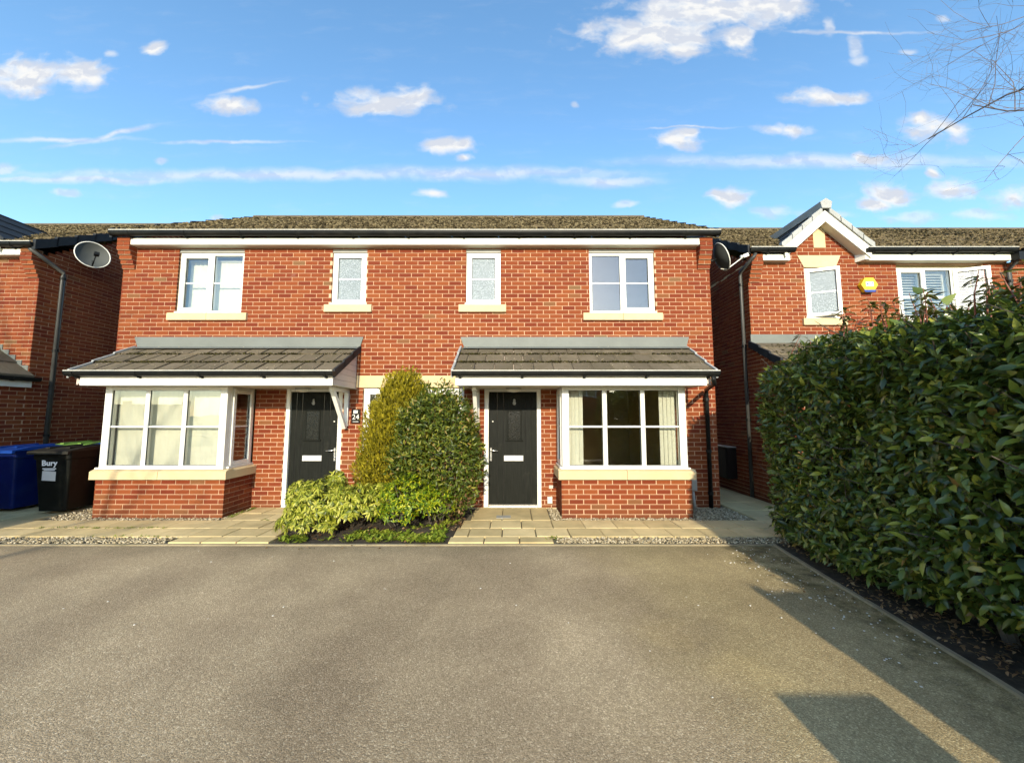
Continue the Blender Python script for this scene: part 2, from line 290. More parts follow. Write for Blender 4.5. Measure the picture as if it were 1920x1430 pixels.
M.weed = leaf_mat('weed_leaf', [(0, (.08, .13, .014)), (.5, (.20, .27, .025)), (1, (.40, .42, .06))], .5, .45, .3)
M.petal = plain('petal', (.75, .72, .64), .7, .1, 30)
M.fence = plain('fence_timber', (.16, .10, .055), .85, .25, 8, .3, 60)

# ------------------------------------------------------------------ mesh helpers
I4 = Matrix.Identity(4)
class MB:
    def __init__(s, T=None): s.v = []; s.f = []; s.T = T or I4
    def add(s, vs, fs):
        n = len(s.v); T = s.T
        s.v.extend([tuple(T @ Vector(p)) for p in vs]); s.f.extend([tuple(i + n for i in q) for q in fs]); return s
    def box(s, x0, x1, y0, y1, z0, z1):
        return s.add([(x0, y0, z0), (x1, y0, z0), (x1, y1, z0), (x0, y1, z0), (x0, y0, z1), (x1, y0, z1), (x1, y1, z1), (x0, y1, z1)],
                     [(0, 3, 2, 1), (4, 5, 6, 7), (0, 1, 5, 4), (1, 2, 6, 5), (2, 3, 7, 6), (3, 0, 4, 7)])
    def bbox(s, x0, x1, y0, y1, z0, z1, b=.006):          # box with chamfered edges on its front (-y) face
        v = [(x0, y1, z0), (x1, y1, z0), (x1, y1, z1), (x0, y1, z1), (x0, y0 + b, z0), (x1, y0 + b, z0), (x1, y0 + b, z1), (x0, y0 + b, z1),
             (x0 + b, y0, z0 + b), (x1 - b, y0, z0 + b), (x1 - b, y0, z1 - b), (x0 + b, y0, z1 - b)]
        f = [(0, 3, 2, 1), (8, 9, 10, 11)]
        for i in range(4):
            j = (i + 1) % 4; f += [(i, j, 4 + j, 4 + i), (4 + i, 4 + j, 8 + j, 8 + i)]
        return s.add(v, f)
    def prism(s, prof, axis, lo, hi):
        def P(a, b, t): return (t, a, b) if axis == 'x' else (a, t, b) if axis == 'y' else (a, b, t)
        n = len(prof); v = [P(a, b, lo) for a, b in prof] + [P(a, b, hi) for a, b in prof]
        f = [tuple(range(n))[::-1], tuple(range(n, 2 * n))] + [(i, (i + 1) % n, n + (i + 1) % n, n + i) for i in range(n)]
        return s.add(v, f)
    def tube(s, pts, rad, n=8, cap=True):
        pts = [Vector(p) for p in pts]; v = []; f = []
        if not isinstance(rad, (list, tuple)): rad = [rad] * len(pts)
        up = Vector((0, 0, 1))
        for i, p in enumerate(pts):
            d = (pts[min(i + 1, len(pts) - 1)] - pts[max(i - 1, 0)]).normalized()
            a = d.cross(up)
            if a.length < .05: a = d.cross(Vector((1, 0, 0)))
            a.normalize(); b = d.cross(a)
            for k in range(n):
                t = 2 * math.pi * k / n; v.append(tuple(p + (a * math.cos(t) + b * math.sin(t)) * rad[i]))
        for i in range(len(pts) - 1):
            for k in range(n): f.append((i * n + k, i * n + (k + 1) % n, (i + 1) * n + (k + 1) % n, (i + 1) * n + k))
        if cap: f += [tuple(range(n))[::-1], tuple(range((len(pts) - 1) * n, len(pts) * n))]
        return s.add(v, f)
    def sphere(s, c, rx, ry, rz, nu=10, nv=6):
        v = [(c[0], c[1], c[2] + rz)]; f = []
        for i in range(1, nv):
            for k in range(nu):
                a = math.pi * i / nv; t = 2 * math.pi * k / nu
                v.append((c[0] + rx * math.sin(a) * math.cos(t), c[1] + ry * math.sin(a) * math.sin(t), c[2] + rz * math.cos(a)))
        v.append((c[0], c[1], c[2] - rz)); last = len(v) - 1
        for k in range(nu):
            f.append((0, 1 + k, 1 + (k + 1) % nu)); f.append((last, last - nu + (k + 1) % nu, last - nu + k))
        for i in range(nv - 2):
            for k in range(nu): f.append((1 + i * nu + k, 1 + (i + 1) * nu + k, 1 + (i + 1) * nu + (k + 1) % nu, 1 + i * nu + (k + 1) % nu))
        return s.add(v, f)
    def mesh(s, name, mat, smooth=False):
        me = bpy.data.meshes.new(name); me.from_pydata(s.v, [], s.f); me.materials.append(mat)
        if smooth: me.polygons.foreach_set('use_smooth', [True] * len(me.polygons))
        me.update(); return me
    def build(s, name, mat, parent=None, smooth=False, local=False):
        return link(name, s.mesh(name, mat, smooth), parent, local)
def link(name, me, parent=None, local=False):
    o = bpy.data.objects.new(name, me); col.objects.link(o)
    if parent is not None:
        o.parent = parent
        if parent.type == 'EMPTY' and not local: o.matrix_parent_inverse = Matrix.Translation(-parent.location)
    return o
def tag(o, label, cat, group=None):
    o['label'] = label; o['category'] = cat
    if group: o['group'] = group
    return o
def thing(name, loc, label, cat, group=None, rz=0):
    o = bpy.data.objects.new(name, None); col.objects.link(o); o.location = loc; o.rotation_euler = (0, 0, rz); o.empty_display_size = .2
    return tag(o, label, cat, group)
def struct(o): o['kind'] = 'structure'; return o
def stuff(o): o['kind'] = 'stuff'; return o
def smooth_by_angle(o, a=40):
    return o
def text_mesh(name, s, size, T, mat, parent, extr=.001, local=False, bold=False):
    cu = bpy.data.curves.new(name, 'FONT'); cu.body = s; cu.size = size; cu.extrude = extr; cu.align_x = 'CENTER'; cu.align_y = 'CENTER'; cu.resolution_u = 2
    if bold: cu.offset = size * .03
    to = bpy.data.objects.new(name + '_curve', cu); col.objects.link(to)
    dg = bpy.context.evaluated_depsgraph_get(); me = bpy.data.meshes.new_from_object(to.evaluated_get(dg))
    bpy.data.objects.remove(to); me.transform(T); me.materials.clear(); me.materials.append(mat); me.name = name
    return link(name, me, parent, local)
def fastmesh(name, V, F, mat, smooth=False):
    V = np.asarray(V, dtype=np.float32); F = np.asarray(F, dtype=np.int32); me = bpy.data.meshes.new(name); k = F.shape[1]
    me.vertices.add(len(V)); me.vertices.foreach_set('co', V.ravel())
    me.loops.add(F.size); me.loops.foreach_set('vertex_index', F.ravel())
    me.polygons.add(len(F)); me.polygons.foreach_set('loop_start', np.arange(0, F.size, k, dtype=np.int32)); me.polygons.foreach_set('loop_total', np.full(len(F), k, dtype=np.int32))
    if smooth: me.polygons.foreach_set('use_smooth', np.ones(len(F), dtype=bool))
    me.materials.append(mat); me.update(calc_edges=True); me.validate(); return me
def scatter(tv, tf, B, P):                                # template mesh copied by 3x3 matrices B and positions P
    tv = np.asarray(tv, float); tf = np.asarray(tf, int); n = len(P)
    V = np.einsum('nij,kj->nki', B, tv) + P[:, None, :]
    F = tf[None] + (np.arange(n) * len(tv))[:, None, None]
    return V.reshape(-1, 3), F.reshape(-1, 3)
def unit(a): return a / np.maximum(1e-6, np.linalg.norm(a, axis=-1, keepdims=True))
def basis(d, n, L, W=None):                               # leaf axis d, facing n, length L
    d = unit(d); x = unit(np.cross(d, n)); z = np.cross(x, d); W = L if W is None else W
    return np.stack([x * W[:, None], d * L[:, None], z * L[:, None]], axis=-1)
def leaf_tpl(wd=.36, fold=.07, droop=.16):
    v = [(0, 0, 0), (0, .3, .015), (0, .65, -.02 - droop * .3), (0, 1, -droop), (-wd * .46, .3, fold), (-wd * .42, .65, fold * .8 - droop * .3), (wd * .46, .3, fold), (wd * .42, .65, fold * .8 - droop * .3)]
    f = [(0, 1, 4), (1, 2, 5), (1, 5, 4), (2, 3, 5), (0, 6, 1), (1, 7, 2), (1, 6, 7), (2, 7, 3)]
    return v, f
def rot_rand(n, s=1.0):
    q = unit(rng.normal(size=(n, 4))); a, b, c, d = q.T
    Rm = np.stack([np.stack([1 - 2 * (c * c + d * d), 2 * (b * c - a * d), 2 * (b * d + a * c)], -1), np.stack([2 * (b * c + a * d), 1 - 2 * (b * b + d * d), 2 * (c * d - a * b)], -1), np.stack([2 * (b * d - a * c), 2 * (c * d + a * b), 1 - 2 * (b * b + c * c)], -1)], 1)
    return Rm
PEB_V = np.array([(1, 0, 0), (-1, 0, 0), (0, 1, 0), (0, -1, 0), (0, 0, 1), (0, 0, -1), (.62, .62, .4), (-.62, -.6, .45), (.6, -.62, -.4), (-.62, .6, -.35)])
OCT_V = np.array([(1, 0, 0), (-1, 0, 0), (0, 1, 0), (0, -1, 0), (0, 0, 1), (0, 0, -1)], float)
OCT_F = np.array([(0, 2, 4), (2, 1, 4), (1, 3, 4), (3, 0, 4), (2, 0, 5), (1, 2, 5), (3, 1, 5), (0, 3, 5)])
def lumps(P, sx, sz, jitter=.5):
    n = len(P); s = sx * rng.uniform(1 - jitter, 1 + jitter, n); B = rot_rand(n) * s[:, None, None]; B[:, 2, :] *= sz / sx
    return scatter(OCT_V, OCT_F, B, P)

# ------------------------------------------------------------------ ground
KERB = [(3.19, -1.80), (3.105, -2.39), (3.03, -2.95), (2.99, -3.37), (2.955, -3.65), (2.915, -3.91), (2.885, -4.17), (2.845, -4.42), (2.78, -5.2), (2.72, -6.2), (2.70, -9.0)]
gb = MB(); gb.add([(-2500, -2500, -.03), (2500, -2500, -.03), (2500, 2500, -.03), (-2500, 2500, -.03)], [(0, 1, 2, 3)]); struct(gb.build('ground', M.grass))
d = MB(); dp = [(-16, -1.825, 0), (3.185, -1.825, 0)] + [(x, y, 0) for x, y in KERB[1:]] + [(2.7, -24, 0), (-16, -24, 0)]
d.add(dp, [tuple(range(len(dp)))[::-1]]); struct(d.build('driveway', M.tarmac))
# far side of the street, behind the viewer
r_ = MB().box(-60, 60, -24.3, -24.0, -.02, .1); struct(r_.build('kerb', M.concrete))
pv = MB().add([(-60, -27, .09), (60, -27, .09), (60, -24.3, .09), (-60, -24.3, .09)], [(0, 1, 2, 3)]); struct(pv.build('pavement', M.concrete))
# concrete edging between drive, paving and bed
ed = struct(MB().box(-16, 3.19, -1.845, -1.805, -.05, .014).build('edging', M.concrete))
kb = MB()
for (a, b) in zip(KERB[:-1], KERB[1:]):
    dx, dy = b[0] - a[0], b[1] - a[1]; l = math.hypot(dx, dy); nx, ny = -dy / l * .035, dx / l * .035
    kb.add([(a[0], a[1], -.05), (b[0], b[1], -.05), (b[0] - -nx, b[1] + ny, -.05), (a[0] + nx, a[1] + ny, -.05), (a[0], a[1], .018), (b[0], b[1], .018), (b[0] + nx, b[1] + ny, .018), (a[0] + nx, a[1] + ny, .018)],
           [(4, 5, 6, 7), (0, 1, 5, 4), (1, 2, 6, 5), (2, 3, 7, 6), (3, 0, 4, 7)])
struct(kb.build('bed_kerb', M.concrete))
# soil of the right-hand bed and of the planting bed between the paths
def bumpy(name, x0, x1, y0, y1, z, amp, mat, n=40, shape=None):
    v = []; f = []; m_ = n
    for j in range(m_ + 1):
        for i in range(n + 1):
            y = y0 + (y1 - y0) * j / m_; xa, xb = (x0, x1) if shape is None else shape(y); x = xa + (xb - xa) * i / n
            e = min(1, 4 * min(i, n - i, j, m_ - j) / n)
            v.append((x, y, z + amp * e * (mnoise.noise(Vector((x * 3, y * 3, 1.3))) + .5 * mnoise.noise(Vector((x * 11, y * 11, 4))) + .4)))
    for j in range(m_):
        for i in range(n): f.append((j * (n + 1) + i, j * (n + 1) + i + 1, (j + 1) * (n + 1) + i + 1, (j + 1) * (n + 1) + i))
    return MB().add(v, f).build(name, mat, smooth=True)
def kx(y):
    for (a, b) in zip(KERB[:-1], KERB[1:]):
        if a[1] >= y >= b[1]: return a[0] + (b[0] - a[0]) * (y - a[1]) / (b[1] - a[1])
    return KERB[0][0] if y > KERB[0][1] else KERB[-1][0]
struct(bumpy('hedge_bed_soil', 0, 1, -9.0, -1.80, .005, .05, M.soil, 60, lambda y: (kx(y) + .05, 5.2)))
struct(bumpy('planting_bed_soil', 0, 1, -1.80, -.01, .01, .05, M.soil, 40, lambda y: (-2.98 + (y + 1.8) * -.12, -.80 + (y + 1.8) * .095)))
# paving: a sand base and slabs, each its own piece
pav = struct(MB().add([(-16, -1.805, .004), (3.19, -1.805, .004), (4.62, -1.805, .004), (4.62, 6, .004), (-16, 6, .004)], [(0, 1, 2, 3, 4)]).build('paving', M.sand))
slab_cache = {}
def slab(x0, x1, y0, y1, z=.03):
    g = .005; w_, h_ = round(x1 - x0 - 2 * g, 2), round(y1 - y0 - 2 * g, 2)
    if w_ < .05 or h_ < .04: return
    if (w_, h_) not in slab_cache:
        b = .006; m = MB(); a, c = w_ / 2, h_ / 2
        m.add([(-a, -c, -.03), (a, -c, -.03), (a, c, -.03), (-a, c, -.03), (-a, -c, -b), (a, -c, -b), (a, c, -b), (-a, c, -b), (-a + b, -c + b, 0), (a - b, -c + b, 0), (a - b, c - b, 0), (-a + b, c - b, 0)],
              [(8, 9, 10, 11)] + [q for i in range(4) for q in ((i, (i + 1) % 4, 4 + (i + 1) % 4, 4 + i), (4 + i, 4 + (i + 1) % 4, 8 + (i + 1) % 4, 8 + i))])
        slab_cache[(w_, h_)] = m.mesh('slab', M.slab)
    o = link('slab', slab_cache[(w_, h_)], pav); o.location = ((x0 + x1) / 2, (y0 + y1) / 2, z + random.uniform(-.002, .003)); o.rotation_euler = (random.uniform(-.004, .004), random.uniform(-.004, .004), random.uniform(-.006, .006))
def row(y0, y1, x0, x1, phase, pitch=.445, cut=lambda y: None):
    x = phase
    while x > x0: x -= pitch
    while x < x1:
        a, b = max(x, x0), min(x + pitch, x1)
        if b - a > .06: slab(a, b, y0, y1)
        x += pitch
row(-1.195, -.80, -.72, 4.6, .58); row(-1.575, -1.20, -.76, 4.6, .76)
row(-1.80, -1.58, -.80, .52, -.35)
slab(-.62, -.15, -.795, -.02); slab(-.15, .30, -.795, -.02); slab(.30, .585, -.795, -.02)
y = -.795
k = 0
while y < 5: slab(3.68, 4.13, y, y + .6); slab(4.13, 4.6, y, y + .6); y += .6
row(-1.195, -.80, -9.0, -3.08, -3.52); row(-1.575, -1.20, -9.0, -3.05, -3.3)
row(-1.80, -1.58, -4.25, -3.0, -3.4)
row(-.40, -.01, -4.36, -3.12, -3.55); row(-.795, -.405, -4.36, -3.1, -3.75)
y = -.795
while y < 5:
    for i in range(4): slab(-8.95 + i * .445, -8.95 + (i + 1) * .445, y, y + .445)
    y += .445
row(-1.80, -.80, -12.5, -9.0, -9.6, .6)
drain = tag(MB().box(-.24, -.02, -.69, -.54, .012, .036).build('drain_cover', M.greybox), 'small grey drain cover in the slabs before the right-hand door', 'drain cover')
# gravel strips
def gravel(name, rects, n, label=None):
    P = []
    tot = sum((b - a) * (d_ - c) for a, b, c, d_ in rects)
    for a, b, c, d_ in rects:
        k = int(n * (b - a) * (d_ - c) / tot); P.append(np.stack([rng.uniform(a, b, k), rng.uniform(c, d_, k), rng.uniform(.008, .03, k)], -1))
    P = np.concatenate(P); k = len(P); s = rng.uniform(.008, .017, k); B = rot_rand(k) * s[:, None, None]; B[:, 2, :] *= .7
    V, F = scatter(OCT_V + rng.normal(0, .12, OCT_V.shape), OCT_F, B, P)
    return stuff(link(name, fastmesh(name, V, F, M.gravel)))
gravel('gravel', [(.56, 3.3, -1.80, -1.585), (.6, .76, -.79, -.01), (.76, 3.62, -.80, -.66), (2.80, 3.64, -.66, -.0), (-8.9, -4.3, -1.80, -1.585), (-6.95, -4.42, -.80, -.66), (-7.1, -6.44, -.66, .3), (-4.42, -4.36, -.66, -.01), (3.3, 4.6, -1.80, -1.585)], 11000)

# ------------------------------------------------------------------ brick walls
CAM = Vector((0, -6.68, 1.58))
brick_cache = {}
class Brickwork:
    """collects the bricks of one house: the largest in view become parts, the rest one piece of geometry"""
    def __init__(s): s.items = []
    def wall(s, house, name, o, rz, W, z0, z1, opens=(), top=None, part=True, backing=True, thick=.1, phase=0., depth_open=None, vis=True):
        T = Matrix.Translation(o) @ Matrix.Rotation(rz, 4, 'Z')
        wo = None
        if backing:
            m = MB(T); xs = sorted({0, W, *[q for a in opens for q in (a[0], a[1])]}); zs = sorted({z0, z1, *[q for a in opens for q in (a[2], a[3])]})
            xs = [q for q in xs if 0 <= q <= W]; zs = [q for q in zs if z0 <= q <= z1]
            if top is None:
                for i in range(len(xs) - 1):
                    for j in range(len(zs) - 1):
                        cx, cz = (xs[i] + xs[i + 1]) / 2, (zs[j] + zs[j + 1]) / 2
                        if any(a[0] < cx < a[1] and a[2] < cz < a[3] for a in opens): continue
                        m.add([(xs[i], .006, zs[j]), (xs[i + 1], .006, zs[j]), (xs[i + 1], .006, zs[j + 1]), (xs[i], .006, zs[j + 1])], [(0, 1, 2, 3)])
                for a in opens:
                    x0, x1, a0, a1 = a[0], a[1], max(a[2], z0), min(a[3], z1)
                    for q in ([(x0, a0), (x0, a1)], [(x1, a1), (x1, a0)], [(x0, a1), (x1, a1)], [(x1, a0), (x0, a0)]):
                        m.add([(q[0][0], .006, q[0][1]), (q[1][0], .006, q[1][1]), (q[1][0], thick, q[1][1]), (q[0][0], thick, q[0][1])], [(0, 1, 2, 3)])
            else:
                us = [W * i / 24 for i in range(25)] if not isinstance(top, list) else None
                if us: m.add([(0, .006, z0), (W, .006, z0)] + [(u, .006, top(u)) for u in us[::-1]], [tuple(range(2 + len(us)))])
                m.add([(0, .006, z0), (W, .006, z0), (W, thick, z0), (0, thick, z0)], [(0, 1, 2, 3)])
            wo = m.build(name, M.mortar, house)
        k = 0; z = z0
        while z < z1 - .02:
            za, zb = z + .005, min(z + .0695, z1); x = -(.1125 if k % 2 else 0) - phase
            while x < W:
                segs = [(max(x + .006, .0), min(x + .219, W))]
                for a in opens:
                    if min(zb, a[3]) - max(za, a[2]) > .022:
                        ns = []
                        for (p_, q_) in segs:
                            if a[1] <= p_ or a[0] >= q_: ns.append((p_, q_))
                            else:
                                if a[0] > p_: ns.append((p_, a[0]))
                                if a[1] < q_: ns.append((a[1], q_))
                        segs = ns
                for (p_, q_) in segs:
                    if q_ - p_ < .03: continue
                    if top is not None and zb > top((p_ + q_) / 2) + .02: continue
                    s.items.append((T, p_, q_, za, zb, wo, vis, k))
                x += .225
            z += .075; k += 1
        return wo
    def finish(s, house, filt, limit=300):
        def key(it):
            c = it[0] @ Vector(((it[1] + it[2]) / 2, 0, (it[3] + it[4]) / 2)); n = it[0].to_3x3() @ Vector((0, -1, 0)); dv = CAM - c
            return -(n.dot(dv.normalized())) * (it[2] - it[1]) / dv.length_squared, c
        cand = []
        for i, it in enumerate(s.items):
            kk, c = key(it)
            if it[6] and filt(c): cand.append((kk, i))
        cand.sort(); parts = {i for _, i in cand[:limit]}
        rest = MB()
        for i, (T, a, b, za, zb, wo, vis, k) in enumerate(s.items):
            prj = random.uniform(-.0015, .0015)
            if i in parts:
                key_ = (round(b - a, 2), round(zb - za, 3))
                if key_ not in brick_cache:
                    brick_cache[key_] = MB().box(0, key_[0], 0, .03, 0, key_[1]).mesh('brick', M.brick)
                o = link('brick', brick_cache[key_], wo if wo is not None else house)
                if wo is None and house.type == 'EMPTY': o.matrix_parent_inverse = Matrix.Translation(-house.location)
                o.matrix_basis = T @ Matrix.Translation((a, prj, za))
            else:
                rest.T = T; rest.box(a, b, prj, .03, za, zb)
        stuff(rest.build('brickwork', M.brick, house))

def window(house, T, w, h, cols, fw=.06, sash=(), bar=True, glass=None, dep=.07, open_col=None, bars=None):
    """white frame with mullions; sashes, panes and glazing bars are its pieces. local x right, y inward, z up"""
    glass = glass or M.glass
    m = MB(T); m.bbox(0, fw, 0, dep, 0, h); m.bbox(w - fw, w, 0, dep, 0, h); m.bbox(fw, w - fw, .001, dep, h - fw, h); m.bbox(fw, w - fw, .001, dep, 0, fw)
    m.box(-.02, w + .02, -.035, .0, -.002, .028)
    wo = m.build('window', M.upvc, house)
    for c in cols[:-1]:
        MB(T).bbox(c[1], c[1] + c[2], .0005, dep, fw, h - fw).build('mullion', M.upvc, wo)
    x = fw
    for i, c in enumerate(cols):
        x0, x1 = c[0], c[1]; z0, z1 = fw, h - fw; TT = T
        if open_col and i == open_col[0]:
            TT = T @ Matrix.Translation((x0, -.01, 0)) @ Matrix.Rotation(R(open_col[1]), 4, 'Z') @ Matrix.Translation((-x0, .0, 0))
            if open_col[1] > 0: TT = T @ Matrix.Translation((x1, -.01, 0)) @ Matrix.Rotation(R(open_col[1]), 4, 'Z') @ Matrix.Translation((-x1, 0, 0))
        gx0, gx1, gz0, gz1 = x0, x1, z0, z1
        if i in sash:
            sw = .052; m = MB(TT); y0, y1 = -.014, .04
            e = .012
            m.bbox(x0 - e, x0 + sw, y0, y1, z0 - e, z1 + e); m.bbox(x1 - sw, x1 + e, y0, y1, z0 - e, z1 + e); m.bbox(x0 + sw, x1 - sw, y0 + .001, y1, z1 - sw, z1 + e); m.bbox(x0 + sw, x1 - sw, y0 + .001, y1, z0 - e, z0 + sw)
            m.build('sash', M.upvc, wo); gx0, gx1, gz0, gz1 = x0 + sw, x1 - sw, z0 + sw, z1 - sw
        yg = .02
        # dark gasket line round the pane, then the pane
        gk = MB(TT); q = .006
        gk.box(gx0, gx0 + q, yg - .006, yg + .004, gz0, gz1).box(gx1 - q, gx1, yg - .006, yg + .004, gz0, gz1).box(gx0 + q, gx1 - q, yg - .006, yg + .004, gz1 - q, gz1).box(gx0 + q, gx1 - q, yg - .006, yg + .004, gz0, gz0 + q)
        gk.build('gasket', M.black, wo)
        MB(TT).box(gx0, gx1, yg, yg + .004, gz0, gz1).build('pane', glass, wo)
        if bar:
            zm = (gz0 + gz1) / 2 if bars is None else bars
            MB(TT).box(gx0 + q, gx1 - q, yg - .004, yg + .012, zm - .011, zm + .011).build('glazing_bar', M.upvc, wo)
    return wo
def vblind(label, x0, x1, y, z0, z1, pitch=.078, ang=12, loc=None):
    t = thing('vertical_blind', (x0, y, z0), label, 'blind', 'vertical blinds in the windows')
    MB().box(x0 - .02, x1 + .02, y - .02, y + .02, z1, z1 + .035).build('headrail', M.upvc, t)
    n = max(2, int((x1 - x0) / pitch)); p = (x1 - x0) / n; w_ = min(.089, p * 1.12); me = None
    for i in range(n):
        if me is None:
            m = MB(); c = 6; v = []
            for j in range(c + 1):
                s_ = (j / c - .5); v += [(s_ * w_, .004 * (1 - 4 * s_ * s_), 0), (s_ * w_, .004 * (1 - 4 * s_ * s_), z1 - z0)]
            m.add(v, [(2 * j, 2 * j + 2, 2 * j + 3, 2 * j + 1) for j in range(c)]); me = m.mesh('slat', M.blind, True)
        o = link('slat', me, t); o.location = (x0 + (i + .5) * p, y, z0); o.rotation_euler = (0, 0, R(ang + random.uniform(-5, 5)))
    return t
def gutter(house, x0, x1, yc, zt, r=.056, brk=(), axis='x', cname='gutter'):
    pr = []
    for i in range(11):
        a = math.pi + math.pi * i / 10; pr.append((yc + r * math.cos(a), zt + r * 1.25 * math.sin(a)))
    inn = [(yc + (r - .006) * math.cos(math.pi + math.pi * i / 10), zt + (r - .006) * 1.2 * math.sin(math.pi + math.pi * i / 10)) for i in range(11)][::-1]
    lip = [(yc + r + .004, zt), (yc + r + .004, zt + .008), (yc + r - .01, zt + .008)]
    lip2 = [(yc - r + .01, zt + .008), (yc - r - .004, zt + .008), (yc - r - .004, zt)]
    m = MB(); m.prism(pr + lip + inn + lip2, axis, x0, x1); g = m.build(cname, M.black, house)
    if axis == 'x': MB().box(x0, x1, yc - r - .0065, yc - r + .010, zt + .0085, zt + .021).build('lip_highlight', M.lip, g)  # pale strip painted as the sun catching the front lip
    for b in brk:
        q = []
        for i in range(9):
            a = math.pi + math.pi * i / 8; q.append((yc + (r + .009) * math.cos(a), zt + (r + .009) * 1.25 * math.sin(a)))
        q2 = [(yc + (r + .001) * math.cos(math.pi + math.pi * i / 8), zt + (r + .001) * 1.25 * math.sin(math.pi + math.pi * i / 8)) for i in range(9)][::-1]
        mb = MB(); mb.prism(q + q2, axis, b - .02, b + .02)
        if axis == 'x': mb.box(b - .018, b + .018, yc + r - .03, yc + r + .03, zt - .09, zt - .035)
        mb.build('gutter_bracket', M.black, g)
    for e in (x0, x1):                                    # stop ends
        s_ = [(yc + (r + .005) * math.cos(math.pi + math.pi * i / 8), zt + .006 + (r + .005) * 1.25 * math.sin(math.pi + math.pi * i / 8)) for i in range(9)]
        MB().prism(s_, axis, e - .008, e + .008).build('stop_end', M.black, g)
    return g
def roof_slope(name, house, x0, x1, ye, ze, yr, zr, n, mat, step=.03, jitter=.012, mossn=0, mossname='moss', tw=.3, msz=.022, mossmat=None, clipx=None):
    """stepped tile courses from the eave (ye,ze) to the ridge (yr,zr), with a rough run of moss on them"""
    m = MB(); nx = max(1, int((x1 - x0) / tw)); p = (x1 - x0) / nx
    sl = math.atan2(zr - ze, abs(yr - ye)); sg = 1 if yr > ye else -1
    for k in range(n):
        t0, t1 = k / n, (k + 1) / n + .004
        ya, yb = ye + (yr - ye) * t0, ye + (yr - ye) * t1; za, zb = ze + (zr - ze) * t0, ze + (zr - ze) * t1
        off = p / 2 if k % 2 else 0
        for i in range(-1, nx + 1):
            a, b = max(x0, x0 + i * p + off + .003), min(x1, x0 + (i + 1) * p + off - .003)
            if b - a < .02: continue
            j = random.uniform(0, jitter)
            m.add([(a, ya, za - .02), (b, ya, za - .02), (b, ya, za + step + j), (a, ya, za + step + j), (a, yb, zb + .004), (b, yb, zb + .004)], [(0, 1, 2, 3), (3, 2, 5, 4), (0, 3, 4), (1, 5, 2)])
    o = m.build(name, mat, house)
    if mossn:
        t = rng.uniform(0, 1, mossn); t = (np.floor(t * n) + np.abs(rng.normal(0, .3, mossn)).clip(0, 1)) / n; t = t.clip(0, 1)
        x = rng.uniform(x0 + .02, x1 - .02, mossn)
        P = np.stack([x, ye + (yr - ye) * t - sg * .01, ze + (zr - ze) * t + step * (1 - (t * n) % 1) + .006], -1)
        if clipx is not None: P = P[clipx(P)]
        V, F = lumps(P, msz, msz * .75); stuff(link(mossname, fastmesh(mossname, V, F, mossmat or M.moss), o))
    return o
def downpipe(house, pts, r=.034, clips=(), mat=None):
    o = MB().tube(pts, r, 10).build('downpipe', mat or M.black, house, True)
    for c in clips: MB().tube([(c[0], c[1], c[2] - .025), (c[0], c[1], c[2] + .025)], r + .01, 10).build('pipe_clip', M.black, o)
    return o
def corbel(house, x0, x1, yw, zt0, nproj=.15):
    bk = []
    for k in range(7):
        p = min(k + 1, 5) * nproj / 5; z = zt0 + .075 * k
        mo = MB().box(x0 + .004, x1 - .004, yw - p + .008, yw + .02, z - .004, z + .075)
        mo.build('corbel_mortar', M.mortar, house)
        w_ = (x1 - x0); cut = [(0, w_)] if k in (0, 2, 4, 6) else [(0, w_ * .5 - .005), (w_ * .5 + .005, w_)]
        for a, b in cut:
            if k in (1, 2, 3, 4, 0): MB().box(x0 + a, x0 + b, yw - p, yw + .01, z + .004, z + .066).build('corbel_brick', M.brick, house)
            else: MB().box(x0 + a, x0 + b, yw - p, yw + .01, z + .004, z + .068).build('corbel_brick', M.brick, house)

# ------------------------------------------------------------------ the pair of houses
XL, XR, XM = -6.98, 3.545, -1.7175
mir = lambda x: 2 * XM - x
H = thing('semi_detached_house', (XM, 3.4, 0), 'semi-detached pair of red brick houses with twin black doors and bay windows', 'house')
BW = Brickwork()
OP = [  # x0 x1 z0 z1, house coordinates measured from XL
    (1.385, 2.56, 3.395, 4.575), (mir(2.56), mir(1.385), 3.395, 4.575), (-.825, -.203, 3.545, 4.575), (mir(-.203), mir(-.825), 3.545, 4.575),
    (-.485, .503, 0, 2.055), (mir(.503), mir(-.485), 0, 2.055), (.80, 2.74, .3, 2.04), (-6.40, -4.46, .3, 2.04), (-2.60, -.835, .95, 2.065)]
OPL = [(a - XL, b - XL, c, d_) for a, b, c, d_ in OP]
STN = [(1.262 - XL, 2.665 - XL, 3.26, 3.395), (mir(2.665) - XL, mir(1.262) - XL, 3.26, 3.395)]
BW.wall(H, 'wall', (XL, 0, 0), 0, XR - XL, 0, 4.6, OPL)
BW.wall(H, 'side_wall', (XR, 0, 0), R(90), 6.8, 0, 4.6, vis=False)
BW.wall(H, 'side_wall', (XL, 6.8, 0), R(-90), 6.8, 0, 4.6, vis=False)
gt = lambda u: 4.6 + 2.28 * (1 - abs(u - 3.4) / 3.4)
BW.wall(H, 'gable_wall', (XR, 0, 0), R(90), 6.8, 4.6, 6.85, top=gt, vis=False)
BW.wall(H, 'gable_wall', (XL, 6.8, 0), R(-90), 6.8, 4.6, 6.85, top=gt, vis=False)
MB().box(XL + .02, XR - .02, 6.75, 6.8, 0, 4.6).build('rear_wall', M.mortar, H)
